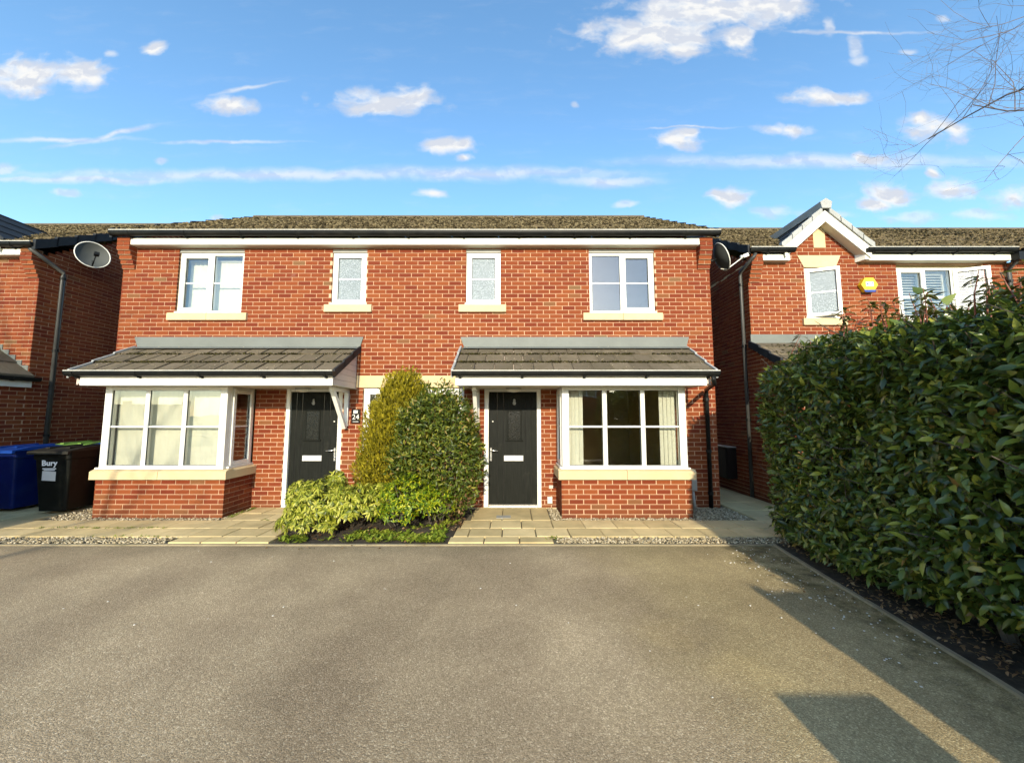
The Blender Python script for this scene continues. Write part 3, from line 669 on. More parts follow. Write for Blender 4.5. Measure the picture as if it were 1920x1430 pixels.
# rooms behind the windows
it = MB()
it.box(XL + .1, XR - .1, 4.7, 4.8, .02, 4.58); it.box(XL + .1, XR - .1, .11, 4.7, 2.36, 2.55); it.box(XM - .1, XM + .1, .11, 4.7, .02, 4.58)
it.box(XL + .02, XL + .1, .11, 4.8, .02, 4.58); it.box(XR - .1, XR - .02, .11, 4.8, .02, 4.58); it.box(XL + .1, XR - .1, .11, 4.8, 4.54, 4.58); it.box(XL + .1, XR - .1, -.02, 4.8, .01, .03)
for xx in (.62, mir(.62)): it.box(xx - .05, xx + .05, .12, 4.7, .03, 4.54)
for xx in (-.1, 1.1, mir(-.1), mir(1.1)): it.box(xx - .04, xx + .04, .12, 4.7, 2.56, 4.53)
it.build('interior_wall', M.interior, H)
# stone sills and lintels, each stone a piece
def stone(a, b, z0, z1, yf=-.045, yb=.05, joint=None):
    for (p_, q_) in ([(a, b)] if joint is None else [(a, joint - .003), (joint + .003, b)]):
        m = MB(); m.prism([(yf, z0), (yb, z0), (yb, z1), (yf + .02, z1), (yf, z1 - .012)], 'x', p_, q_); m.build('sill', M.stone, H)
stone(1.262, 2.665, 3.262, 3.397, joint=1.965); stone(mir(2.665), mir(1.262), 3.262, 3.397, joint=mir(1.965))
stone(-.945, -.105, 3.410, 3.547); stone(mir(-.105), mir(-.945), 3.410, 3.547)
MB().bbox(-2.72, -.715, -.006, .05, 2.068, 2.279, .003).build('lintel', M.stone, H)
# upstairs windows
def W4(x0, x1, z0, z1, **k): return window(H, Matrix.Translation((x0, .035, z0)), x1 - x0, z1 - z0, **k)
W4(1.39, 2.555, 3.400, 4.512, cols=[(.05, .555, .05), (.605, 1.115)], fw=.05, sash=(1,), glass=M.glassr)
W4(mir(2.555), mir(1.39), 3.400, 4.512, cols=[(.05, .56, .05), (.61, 1.115)], fw=.05, sash=(0,))
W4(-.82, -.207, 3.55, 4.512, cols=[(.045, .568)], fw=.045, sash=(0,), glass=M.obscure)
W4(mir(-.207), mir(-.82), 3.55, 4.512, cols=[(.045, .568)], fw=.045, sash=(0,), glass=M.obscure)
W4(-2.595, -.84, .955, 2.062, cols=[(.06, .83, .095), (.925, 1.695)], fw=.06, sash=(0, 1))
for a, b in ((1.385, 2.56), (mir(2.56), mir(1.385)), (-.825, -.203), (mir(-.203), mir(-.825))):
    MB().box(a, b, .012, .1, 4.512, 4.535).box(a, b, .02, .1, 4.535, 4.575).build('lintel', M.greybox, H)
vblind('cream vertical blind in the upstairs left window', mir(2.49), mir(1.46), .20, 3.44, 4.40)
# eaves
MB().box(XL + .225, XR - .225, -.135, -.115, 4.598, 4.715).build('fascia', M.fascia, H)
MB().box(XL + .225, XR - .225, -.115, .0, 4.590, 4.602).build('soffit', M.soffit, H)
corbel(H, XL, XL + .222, 0, 4.2); corbel(H, XR - .222, XR, 0, 4.2)
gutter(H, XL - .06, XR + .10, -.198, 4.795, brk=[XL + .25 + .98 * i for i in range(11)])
roof = roof_slope('roof', H, XL - .07, XR + .07, -.20, 4.80, 3.4, 6.97, 13, M.rooftile, mossn=9000, msz=.03)
roof_slope('rear_roof', H, XL - .07, XR + .07, 7.0, 4.80, 3.4, 6.97, 8, M.rooftile, tw=1.2)
rt = MB()
for i in range(24):
    a = XL - .05 + i * (XR - XL + .1) / 24; b = a + (XR - XL + .1) / 24
    MB().prism([(3.25, 6.92), (3.30, 7.00), (3.4, 7.035), (3.5, 7.00), (3.55, 6.92)], 'x', a + .004, b - .004).build('ridge_tile', M.rooftile, roof)
for s_, xx in ((-1, XL - .07), (1, XR + .07)):
    for k in range(9):
        t0, t1 = k / 9, (k + 1) / 9; ya, yb = -.2 + 3.6 * t0, -.2 + 3.6 * t1 + .03; za, zb = 4.80 + 2.17 * t0, 4.80 + 2.17 * t1
        MB().prism([(ya, za - .10), (yb, zb - .10), (yb, zb + .05), (ya, za + .075)], 'x', xx - .022, xx + .022).build('verge_tile', M.darktile, roof)

# canopy roofs over doors and bays
tile_mesh = None
def canopy(X0, X1, fx0, fx1, name='canopy_roof'):
    global tile_mesh
    ye, ze, yr, zr = -.955, 2.225, -.01, 2.765
    base = MB(); base.prism([(ye + .04, ze - .02), (yr, zr - .03), (0, zr - .03), (0, 2.06), (-.91, 2.06), (-.91, ze - .02)], 'x', X0 + .05, X1 - .05); c = base.build(name, M.clad, H)
    pitch = math.atan2(zr - ze, yr - ye); Ls = math.hypot(zr - ze, yr - ye); rows = 3; rl = Ls / rows; nt = 13; tw = (X1 - X0) / nt
    if tile_mesh is None:
        m = MB(); a = tw / 2 - .003; l = rl + .05; a -= .002; pr_ = [(-a, 0), (-a * .92, .006), (a * .86, .006), (a * .92, .012), (a, .010)]
        v = [(x_, 0, z_ - .03) for x_, z_ in pr_] + [(x_, 0, z_) for x_, z_ in pr_] + [(x_, l, z_) for x_, z_ in pr_]
        f = [(i, i + 1, 6 + i, 5 + i) for i in range(4)] + [(5 + i, 6 + i, 11 + i, 10 + i) for i in range(4)] + [(0, 5, 10), (4, 14, 9)]
        tile_mesh = m.add(v, f).mesh('tile', M.tile)
        M.half = MB().add([(x_ * .5, y_, z_) for x_, y_, z_ in v], f).mesh('tile', M.tile)
    for k in range(rows):
        s0 = k * rl; y0 = ye + s0 * math.cos(pitch); z0 = ze + s0 * math.sin(pitch) + .028
        odd = k % 2; xs = [(X0 + (i + .5) * tw, tile_mesh) for i in range(nt)] if not odd else [(X0 + tw * .25, M.half)] + [(X0 + (i + 1) * tw, tile_mesh) for i in range(nt - 1)] + [(X1 - tw * .25, M.half)]
        for x_, me in xs:
            o = link('tile', me, c); o.location = (x_, y0 + random.uniform(-.006, .006), z0 + random.uniform(-.002, .003)); o.rotation_euler = (pitch - .055 + random.uniform(-.006, .006), random.uniform(-.006, .006), random.uniform(-.008, .008))
    # dark moss along the tile edges
    n = 4200; kk = rng.integers(0, 3, n); x_ = rng.uniform(X0, X1, n); dens = np.array([mnoise.noise(Vector((a * 2.5, b * 7.0, 3.1))) for a, b in zip(x_, kk)]) + np.array([.05, .25, .05])[kk]
    keep = dens > rng.uniform(-.35, .55, n); kk, x_ = kk[keep], x_[keep]; s0 = kk * rl + np.abs(rng.normal(0, .012, len(kk))) - .008
    P = np.stack([x_, ye + s0 * math.cos(pitch), ze + s0 * math.sin(pitch) + .018 + rng.uniform(0, .022, len(kk))], -1)
    V, F = lumps(P, .013, .009); stuff(link('moss', fastmesh('moss', V, F, M.mossdark), c))
    n = 160; s0 = rng.uniform(.02, Ls - .02, n); P = np.stack([rng.uniform(X0, X1, n), ye + s0 * math.cos(pitch), ze + s0 * math.sin(pitch) + .036 + .012 * (1 - (s0 / rl) % 1)], -1); V, F = lumps(P, .009, .004); stuff(link('lichen', fastmesh('lichen', V, F, M.gravel), c))
    # lead flashing in lapped sheets
    n = 3; fa, fb = X0 - .03, X1 + .07
    for i in range(n):
        a, b = fa + (fb - fa) * i / n, fa + (fb - fa) * (i + 1) / n; ta, tb = (.065 if i == 0 else 0), (.05 if i == n - 1 else 0); yo = -.012 - .003 * i
        MB().add([(a, yo, 2.962), (b + .03 * (i < n - 1), yo, 2.962), (b + .03 * (i < n - 1) - tb, yo - .004, 2.79), (a + ta, yo - .004, 2.79), (b + .03 * (i < n - 1) - tb, -.165 - .001 * i, 2.735), (a + ta, -.165 - .001 * i, 2.735), (a, .02, 2.962), (b, .02, 2.962)],
                 [(3, 2, 1, 0), (5, 4, 2, 3), (0, 1, 7, 6)]).build('flashing', M.lead, c)
    # verges and clad ends
    for e, sgn in ((X0, -1), (X1, 1)):
        for k in range(3):
            sa, sb = k * rl - .02, (k + 1) * rl + .02
            ya, yb = ye + sa * math.cos(pitch), ye + sb * math.cos(pitch); za, zb = ze + sa * math.sin(pitch), ze + sb * math.sin(pitch)
            MB().prism([(ya, za - .07), (yb, zb - .07), (yb, zb + .035), (ya, za + .062)], 'x', e - .016 + sgn * .02, e + .016 + sgn * .02).build('verge_tile', M.darktile if sgn > 0 and e < 0 else M.greytile, c)
        xx = e - sgn * .045
        for k in range(6):
            z0, z1 = 2.045 + .1 * k, 2.045 + .1 * (k + 1) - .004; 
            def yof(z): return max(ye + .06, ye + .06 + (z + .055 - ze) * (yr - ye) / (zr - ze))
            if z0 > zr - .12: break
            MB().prism([(yof(z0), z0), (-.005, z0), (-.005, z1), (min(-.01, yof(z1)), z1)], 'x', xx - .008 + sgn * .001 * (k % 2), xx + .008 + sgn * .001 * (k % 2)).build('cladding_board', M.clad, c)
    MB().box(fx0, fx1, -.935, -.915, 2.035, 2.178).build('fascia', M.fascia, c)
    MB().box(fx0, fx1, -.915, -.002, 2.042, 2.052).build('soffit', M.soffit, c)
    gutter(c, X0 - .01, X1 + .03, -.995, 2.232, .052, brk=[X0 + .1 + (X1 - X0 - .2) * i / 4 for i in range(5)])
    return c
CR = canopy(-.88, 3.05, -.85, 2.93); CL = canopy(-6.63, -2.69, -6.50, -2.70)
def gallows(x, yt=-.62):
    w_ = .035; m = MB(); m.box(x - w_, x + w_, -.055, -.003, 1.40, 2.04); m.box(x - w_, x + w_, yt, -.056, 1.975, 2.039)
    o = m.build('bracket', M.upvc, H)
    MB().add([(x - w_ + .004, yt + .02, 1.974), (x + w_ - .004, yt + .02, 1.974), (x + w_ - .004, yt + .11, 1.974), (x - w_ + .004, yt + .11, 1.974), (x - w_ + .004, -.11, 1.36), (x + w_ - .004, -.11, 1.36), (x + w_ - .004, -.03, 1.36), (x - w_ + .004, -.03, 1.36)],
             [(0, 3, 2, 1), (4, 5, 6, 7), (0, 1, 5, 4), (1, 2, 6, 5), (2, 3, 7, 6), (3, 0, 4, 7)]).build('brace', M.upvc, o)
gallows(-.60); gallows(mir(-.60) - .03)

# bays
def bay(x0, x1, mirror):
    BW.wall(H, 'bay_wall', (x0, -.65, 0), 0, x1 - x0, 0, .6, phase=0)
    BW.wall(H, 'bay_side_wall', (x1, -.65, 0), R(90), .65, 0, .6); BW.wall(H, 'bay_side_wall', (x0, 0, 0), R(-90), .65, 0, .6)
    bs = MB().box(x0 + .03, x1 - .03, -.62, .1, .595, .60).build('bay_floor', M.mortar, H)
    xm = (x0 + x1) / 2; S = MB()
    pr_ = [(-.705, .605), (-.55, .605), (-.55, .755), (-.64, .755), (-.705, .725)]
    for a, b in ((x0 - .05, xm - .003), (xm + .003, x1 + .05)): MB().prism(pr_, 'x', a, b).build('sill', M.stone, H)
    for e, sg in ((x0, -1), (x1, 1)):
        p2 = [(e + sg * .05, .605), (e - sg * .1, .605), (e - sg * .1, .755), (e - sg * .02, .755), (e + sg * .05, .725)]
        if sg > 0: p2 = p2[::-1]
        MB().prism(p2, 'y', -.548, -.004).build('sill', M.stone, H)
    a, b = x0 + .02, x1 - .045; wd = b - a; f = .11; mu = .07; c = (wd - 2 * f - 2 * mu) / 3
    cols = [(f, f + c, mu), (f + c + mu, f + 2 * c + mu, mu), (f + 2 * c + 2 * mu, f + 3 * c + 2 * mu)]
    wo = window(H, Matrix.Translation((a, -.645, .757)), wd, 2.04 - .757, cols, fw=f, bar=True, bars=.66, dep=.075) if False else None
    m = MB(Matrix.Translation((a, -.645, .757))); h = 2.04 - .757
    m.bbox(0, f, 0, .09, 0, h); m.bbox(wd - f, wd, 0, .09, 0, h); m.bbox(f, wd - f, .002, .075, 0, .055); m.bbox(f, wd - f, .002, .075, h - .06, h); m.box(-.025, wd + .025, -.03, 0, -.001, .026)
    wo = m.build('bay_window', M.upvc, H); T = m.T
    for cc in cols[:-1]: MB(T).bbox(cc[1], cc[1] + mu, .001, .075, .055, h - .06, .012).build('mullion', M.upvc, wo)
    for cc in cols:
        g0, g1 = cc[0], cc[1]; q = .006
        MB(T).box(g0, g0 + q, .018, .03, .055, h - .06).box(g1 - q, g1, .018, .03, .055, h - .06).box(g0 + q, g1 - q, .018, .03, .055, .061).box(g0 + q, g1 - q, .018, .03, h - .066, h - .06).build('gasket', M.black, wo)
        MB(T).box(g0, g1, .024, .028, .055, h - .06).build('pane', M.glass, wo)
        MB(T).box(g0 + q, g1 - q, .016, .04, .640, .666).build('glazing_bar', M.upvc, wo)
    # side lights with an opening casement
    for sg in (-1, 1):
        T2 = Matrix.Translation((b, -.55, .757)) @ Matrix.Rotation(R(90), 4, 'Z') if sg > 0 else Matrix.Translation((a, -.004, .757)) @ Matrix.Rotation(R(-90), 4, 'Z')
        window(H, T2, .546, h, [(.05, .496)], fw=.05, sash=(0,), dep=.07, bars=.65)
    MB().box(a + .02, b - .02, -.57, .1, 2.036, 2.0405).build('bay_ceiling', M.soffit, H)
    return a, b
bay(.765, 2.775, False); bay(-6.43, -4.435, True)
vblind('cream vertical blind closed across the left bay window', -6.31, -4.47, -.50, .79, 1.98, ang=10)
vblind('cream vertical blind bunched at the left of the right bay window', .89, 1.135, -.50, .79, 1.98, .06, 14)
vblind('cream vertical blind bunched at the right of the right bay window', 2.36, 2.62, -.50, .79, 1.98, .06, 14)

# doors
def door(cx, flip):
    s = -1 if flip else 1; x = lambda q: cx + s * q
    def bx(m, a, b, *r): a, b = sorted((x(a), x(b))); return m.bbox(a, b, *r)
    fr = MB(); bx(fr, -.493, -.415, .012, .1, 0.02, 2.052); bx(fr, .423, .493, .012, .1, 0.02, 2.052); bx(fr, -.415, .423, .013, .1, 1.998, 2.052); bx(fr, -.415, .423, -.012, .1, .012, .032)
    f = fr.build('door_frame', M.upvc, H)
    lf = MB(); bx(lf, -.412, .420, .05, .09, .072, 1.996, ) ; d_ = lf.build('door', M.door, H)
    th = MB(); bx(th, -.41, .418, .035, .052, .034, .072); th.build('weather_bar', M.chrome, d_)
    # raised moulding round the small light and the vertical plank grooves
    for g in (-.27, -.16, .22, .32): 
        mm = MB(); bx(mm, g, g + .006, .0485, .0498, .08, 1.99, .0005); mm.build('groove', M.plaque, d_)
    mo = MB(); bx(mo, -.10, -.075, .036, .05, 1.17, 1.68); bx(mo, .135, .16, .036, .05, 1.17, 1.68); bx(mo, -.075, .135, .036, .05, 1.655, 1.68); bx(mo, -.12, .18, .028, .05, 1.14, 1.17); mo.build('moulding', M.door, d_)
    gl = MB(); bx(gl, -.075, .135, .042, .048, 1.17, 1.655, .001); gl.build('door_glass', M.obscure2, d_)
    lb = MB(); bx(lb, -.15, .185, .036, .05, .80, .895, .008); lp = lb.build('letterbox', M.letter, d_)
    fl = MB(); bx(fl, -.12, .155, .031, .037, .822, .873, .004); fl.build('flap', M.letter, lp)
    hp = MB(); bx(hp, -.392, -.358, .036, .05, .80, 1.03, .006); hd = hp.build('handle', M.chrome, d_)
    MB().tube([(x(-.375), .04, .985), (x(-.375), -.012, .985), (x(-.36), -.02, .985), (x(-.25), -.02, .978)], .011, 8).build('lever', M.chrome, hd, True)
    MB().tube([(x(-.375), .04, .86), (x(-.375), .028, .86)], .012, 8).build('lock_cylinder', M.chrome, hd, True)
    MB().tube([(x(-.345), .052, 1.48), (x(-.345), .04, 1.48)], .013, 10).build('spyhole', M.lnb, d_, True)
    kn = MB(); kn.sphere((x(.03), .043, 1.845), .022, .012, .03).sphere((x(.03), .040, 1.80), .03, .012, .035); kn.build('knocker', M.greybox, d_, True)
M.obscure2 = plain('door_glass', (.010, .011, .009), .2, .5, 40, .25, 60, spec=.3)
door(.01, False); door(mir(.01), True)

# downpipe and small fittings
downpipe(H, [(3.0, -.995, 2.17), (3.0, -.995, 2.10), (3.06, -.9, 2.06), (3.33, -.12, 2.02), (3.36, -.06, 1.95), (3.36, -.055, .04)], .034, [(3.36, -.055, 1.86), (3.36, -.055, .98), (3.36, -.055, .28)])
gbx = thing('cable_box', (3.05, -.05, .2), 'grey utility box with pipe low on the wall beside the right downpipe', 'utility box')
MB().bbox(2.99, 3.12, -.10, -.002, .32, .50, .012).build('cover', M.greybox, gbx); MB().tube([(3.06, -.05, .32), (3.065, -.06, .15), (3.08, -.06, .0)], .028, 8).build('pipe', M.greybox, gbx, True)
sbx = tag(MB().bbox(.60, .685, -.045, -.002, .10, .21, .01).build('socket_box', M.lnb), 'small cream box on the brick between right door and bay', 'utility box')
vt = tag(MB().bbox(.63, .70, -.012, -.002, .345, .40, .003).build('pipe_cover', M.clad), 'small pinkish cover plate above the cream box by the right bay', 'cover plate')
for cx, lab in ((.03, 'oval porch light over the right-hand front door'), (mir(.03), 'oval porch light over the left-hand front door')):
    t = thing('porch_light', (cx, -.33, 2.03), lab, 'porch light', 'porch lights under the canopies')
    MB().sphere((cx, -.33, 2.03), .135, .075, .03, 16, 6).build('lamp_base', M.greybox, t, True); MB().sphere((cx, -.33, 2.002), .118, .06, .036, 16, 6).build('diffuser', M.lnb, t, True)
# number sign
t = thing('house_number_sign', (-2.70, -.01, 1.45), 'black wall sign with number 24 beside the left door', 'sign')
MB().bbox(-2.782, -2.628, -.018, -.001, 1.45, 1.695, .003).build('plate', M.plaque, t)
RX = Matrix.Rotation(R(90), 4, 'X')
text_mesh('number', '24', .125, Matrix.Translation((-2.705, -.0195, 1.555)) @ RX, M.letter, t)
text_mesh('street_line', '~~~~~', .035, Matrix.Translation((-2.705, -.0195, 1.478)) @ RX, M.letter, t) if False else MB().box(-2.755, -2.655, -.0192, -.0185, 1.474, 1.482).build('street_line', M.letter, t)
e = MB(); e.box(-2.745, -2.72, -.0192, -.0185, 1.62, 1.675).box(-2.715, -2.69, -.0192, -.0185, 1.62, 1.675).box(-2.683, -2.672, -.0192, -.0185, 1.62, 1.675); e.build('emblem', M.letter, t)
BW.finish(H, lambda c: c.z < 2.2 and (c.x > 2.78 or .5 < c.x or c.x < -2.2) or c.y < -.3, 300)

# ------------------------------------------------------------------ the gabled house on the right
M.pipe = plain('grey_black_pipe', (.06, .06, .055), .4, .15, 5, spec=.3)
NR = thing('brick_house', (8.0, 4.0, 0), 'red brick house with pointed white-edged gable above the hedge', 'house')
NB = Brickwork(); NX0, NX1, NY = 4.66, 15.5, .68; GC = 6.115
NO = [(5.775, 6.40, 3.472, 4.50), (7.60, 9.31, 3.40, 4.575)]
NB.wall(NR, 'wall', (NX0, NY, 0), 0, NX1 - NX0, 0, 4.6, [(a - NX0, b - NX0, c, d_) for a, b, c, d_ in NO], phase=.06)
gtop = lambda u: 5.50 - .90 * abs(u - .9)
NB.wall(NR, 'gable_wall', (GC - .9, NY, 0), 0, 1.8, 4.6, 5.5, top=gtop)
NB.wall(NR, 'side_wall', (NX0, NY + 6.8, 0), R(-90), 6.8, 0, 4.6)
NB.wall(NR, 'side_gable_wall', (NX0, NY + 6.8, 0), R(-90), 6.8, 4.6, 6.85, top=gt)
NB.wall(NR, 'porch_side_wall', (NX0, NY, 0), R(-90), .95, 0, 2.96, top=lambda u: 2.945 - .58 * u)
NB.wall(NR, 'porch_wall', (NX0, NY - .95, 0), 0, 3.2, 0, 2.3, vis=False)
MB().box(NX0 + .1, NX1, 4.0, 4.1, 0, 4.6).box(NX0 + .05, NX0 + .1, NY + .11, 4, 0, 4.6).box(NX0, NX1, NY + .11, 4, 4.55, 4.6).box(NX0 + .1, NX1, NY + .11, 4, 2.4, 2.5).box(7.0, 7.1, NY + .11, 4, 0, 4.6).build('interior_wall', M.interior, NR)
def nstone(nm, prof, y0, y1): return MB().prism(prof, 'y', y0, y1).build(nm, M.stone, NR)
nstone('sill', [(5.675, 3.337), (6.525, 3.337), (6.525, 3.47), (5.675, 3.47)], NY - .045, NY + .05)
nstone('lintel', [(5.775, 4.503), (6.40, 4.503), (6.515, 4.745), (5.66, 4.745)], NY - .008, NY + .03)
nstone('stone_panel', [(6.00, 4.905), (6.235, 4.905), (6.235, 5.33), (6.00, 5.33)], NY - .006, NY + .03)
window(NR, Matrix.Translation((5.78, NY + .03, 3.475)), .615, 1.02, [(.045, .57)], fw=.045, sash=(0,), glass=M.obscure, open_col=(0, -22))
nw = window(NR, Matrix.Translation((7.605, NY + .03, 3.405)), 1.70, 1.10, [(.05, .545, .05), (.595, 1.09, .05), (1.14, 1.65)], fw=.05, sash=(0, 2), bar=False, glass=M.glass, open_col=(2, -24))
t = thing('window_shutter', (8.4, NY + .2, 3.45), 'white slatted shutters in the window behind the hedge top', 'shutter')
for a, b in ((7.66, 8.2), (8.22, 8.72), (8.74, 9.26)):
    MB().box(a, a + .05, NY + .16, NY + .19, 3.44, 4.46).box(b - .05, b, NY + .16, NY + .19, 3.44, 4.46).box(a + .05, b - .05, NY + .161, NY + .189, 4.40, 4.46).box(a + .05, b - .05, NY + .161, NY + .189, 3.44, 3.5).box(a + .05, b - .05, NY + .161, NY + .189, 3.92, 3.98).build('shutter_frame', M.upvc, t)
    sm_ = MB().prism([(-.028, -.014), (-.024, -.018), (.028, .014), (.024, .018)], 'x', 0, b - a - .1).mesh('slat', M.upvc)
    for i in range(16):
        z = 3.53 + .055 * i
        if abs(z - 3.95) < .045: continue
        o = link('slat', sm_, t); o.location = (a + .05, NY + .175, z)
# eaves, gable roof
for a, b in ((NX0 + .225, 5.42), (6.90, 9.72), (9.85, NX1)):
    MB().box(a, b, NY - .135, NY - .115, 4.598, 4.715).build('fascia', M.fascia, NR); MB().box(a, b, NY - .115, NY, 4.590, 4.602).build('soffit', M.soffit, NR)
corbel(NR, NX0, NX0 + .222, NY, 4.2)
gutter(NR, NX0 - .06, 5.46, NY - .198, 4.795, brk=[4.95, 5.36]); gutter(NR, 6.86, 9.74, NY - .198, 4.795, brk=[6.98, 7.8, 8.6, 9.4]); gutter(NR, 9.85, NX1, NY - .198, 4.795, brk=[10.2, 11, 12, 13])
zz = lambda y: 4.80 + (y - (NY - .2)) * 2.17 / 3.6
r1 = roof_slope('roof', NR, NX0 - .07, 5.30, NY - .2, 4.80, NY + 3.4, 6.97, 13, M.rooftile, mossn=900, msz=.03)
r2 = roof_slope('roof', NR, 6.92, NX1 + .1, NY - .2, 4.80, NY + 3.4, 6.97, 13, M.rooftile, mossn=4500, msz=.03)
r3 = roof_slope('roof', NR, 5.30, 6.92, NY + .1, zz(NY + .1), NY + 3.4, 6.97, 12, M.rooftile, mossn=1300, msz=.03)
roof_slope('rear_roof', NR, NX0 - .07, NX1 + .1, NY + 7.0, 4.80, NY + 3.4, 6.97, 8, M.rooftile, tw=1.2)
for i in range(25):
    a = NX0 - .05 + i * .44; MB().prism([(NY + 3.25, 6.92), (NY + 3.30, 7.0), (NY + 3.4, 7.035), (NY + 3.5, 7.0), (NY + 3.55, 6.92)], 'x', a + .004, a + .436).build('ridge_tile', M.rooftile, NR)
def verges(house, xx, y0, z0, y1, z1, n, mat, th=.022, dz=.10):
    for k in range(n):
        t0, t1 = k / n, (k + 1) / n; ya, yb = y0 + (y1 - y0) * t0, y0 + (y1 - y0) * t1 + .02; za, zb = z0 + (z1 - z0) * t0, z0 + (z1 - z0) * t1
        MB().prism([(ya, za - dz), (yb, zb - dz), (yb, zb + .045), (ya, za + .07)], 'x', xx - th, xx + th).build('verge_tile', mat, house)
verges(NR, NX0 - .075, NY - .2, 4.80, NY + 3.4, 6.97, 11, M.darktile)
GY = .49
gr = MB(); S9 = .88
for sg in (-1, 1):
    for k in range(4):                                     # courses of the little gable roof
        x0, x1 = .86 - .215 * k, .86 - .215 * (k + 1) - .02
        za, zb = 5.62 - S9 * x0, 5.62 - S9 * x1
        gr.prism([(GC + sg * x0, za - .03), (GC + sg * x1, zb - .03), (GC + sg * x1, zb + .02), (GC + sg * x0, za + .045)][::sg], 'y', GY + .02, 2.2)
gable = gr.build('gable_roof', M.darktile, NR)
for sg in (-1, 1):
    f0, f1 = (.84, 4.855 - .07) if sg < 0 else (.86, 4.84 - .07)
    foot = 5.575 - S9 * f0
    MB().prism([(GC, 5.575), (GC, 5.355), (GC + sg * (f0 - .02), foot - .20), (GC + sg * f0, foot)][::-sg], 'y', GY, GY + .022).build('bargeboard', M.fascia, NR)
    MB().prism([(GC, 5.356), (GC, 5.376), (GC + sg * (f0 - .03), foot - .18), (GC + sg * (f0 - .03), foot - .20)][::sg], 'y', GY + .023, NY - .002).build('soffit', M.soffit, NR)
    for k in range(4):                                     # grey verge units along the front edge
        x0, x1 = .90 - .205 * k, .90 - .205 * (k + 1) - .012; za, zb = 5.585 - S9 * x0, 5.585 - S9 * x1
        MB().prism([(GC + sg * x0, za), (GC + sg * x1, zb), (GC + sg * x1, zb + .10), (GC + sg * x0, za + .125)][::sg], 'y', GY - .03, GY + .06).build('verge_tile', M.greytile, gable)
MB().prism([(GC - .09, 5.60), (GC + .09, 5.60), (GC + .115, 5.73), (GC, 5.80), (GC - .115, 5.73)], 'y', GY - .05, 2.4).build('ridge_tile', M.greytile, gable)
MB().add([(6.86, GY + .03, 4.602), (6.95, GY + .03, 4.602), (6.95, NY, 4.602), (6.80, NY, 4.602), (6.86, GY + .03, 4.84), (6.95, GY + .03, 4.84), (6.95, NY, 4.84), (6.80, NY, 4.84)], [(0, 3, 2, 1), (0, 1, 5, 4), (1, 2, 6, 5), (3, 0, 4, 7), (4, 5, 6, 7)]).build('soffit_box', M.fascia, NR)
# lean-to roof beside the wall
lt = roof_slope('porch_roof', NR, NX0 - .03, 8.2, NY - 1.13, 2.335, NY, 2.985, 4, M.tile, step=.03, tw=.3, mossn=500, msz=.015, mossmat=M.mossdark)
for i in range(3): MB().box(NX0 - .02 + 1.1 * i, NX0 + 1.1 * (i + 1), NY - .014 - .003 * i, NY, 2.985, 3.155).build('flashing', M.lead, NR)
verges(NR, NX0 - .035, NY - 1.13, 2.335, NY, 2.985, 4, M.darktile, .02, .08)
downpipe(NR, [(NX0 + .05, NY - .19, 4.70), (NX0 - .0, NY - .19, 4.62), (NX0 - .045, NY + .16, 4.46), (NX0 - .045, NY + .17, 4.38), (NX0 - .045, NY + .17, .03)], .034, [(NX0 - .045, NY + .17, z) for z in (4.2, 2.95, 1.5)], M.pipe)
downpipe(NR, [(9.78, NY - .19, 4.72), (9.78, NY - .19, 4.58), (9.76, NY - .06, 4.45), (9.76, NY - .05, 4.38), (9.76, NY - .05, .03)], .034, [(9.76, NY - .05, 4.2)], M.pipe)
MB().box(9.72, 9.86, NY - .26, NY - .12, 4.56, 4.72).build('hopper', M.black, NR)
for yy, lab in ((1.38, 'dark meter cupboard on the passage wall nearer the hedge'), (1.95, 'dark meter cupboard deeper in the passage beside the right house')):
    t = thing('meter_box', (NX0 - .1, yy, .28), lab, 'meter box', 'meter boxes in the side passage')
    MB().box(NX0 - .20, NX0 - .002, yy, yy + .42, .28, .92).build('case', M.meter, t); MB().box(NX0 - .215, NX0 - .201, yy + .02, yy + .40, .30, .90).build('cover', M.meter, t); MB().box(NX0 - .225, NX0 - .002, yy - .01, yy + .43, .921, .94).build('lid', M.greybox, t)
# alarm box
t = thing('alarm_box', (6.97, NY - .04, 4.12), 'yellow and blue hexagonal burglar alarm box with white label', 'alarm box')
hx = [(.0, 0), (0, 0)]
ac, az = 6.97, 4.125
hexa = [(ac + .165 * math.cos(R(60 * i)), az + .15 * math.sin(R(60 * i)) / .866 * .9) for i in range(6)]
MB().prism(hexa, 'y', NY - .085, NY - .002).build('case', M.yellow, t)
MB().prism([(ac - .095, az - .15), (ac + .095, az - .15), (ac + .12, az - .105), (ac - .12, az - .105)], 'y', NY - .088, NY - .084).build('blue_band', M.bluep, t)
MB().box(ac - .075, ac + .075, NY - .089, NY - .085, az - .035, az + .055).build('label_panel', M.white, t)
text_mesh('lettering', 'ADT', .07, Matrix.Translation((ac, NY - .0895, az + .012)) @ RX, M.bluep, t, bold=True)
NB.finish(NR, lambda c: (c.z > 2.7 and c.x < 9.8 and c.y < 1.2) or (abs(c.x - NX0) < .05 and c.y < 2.2), 300)

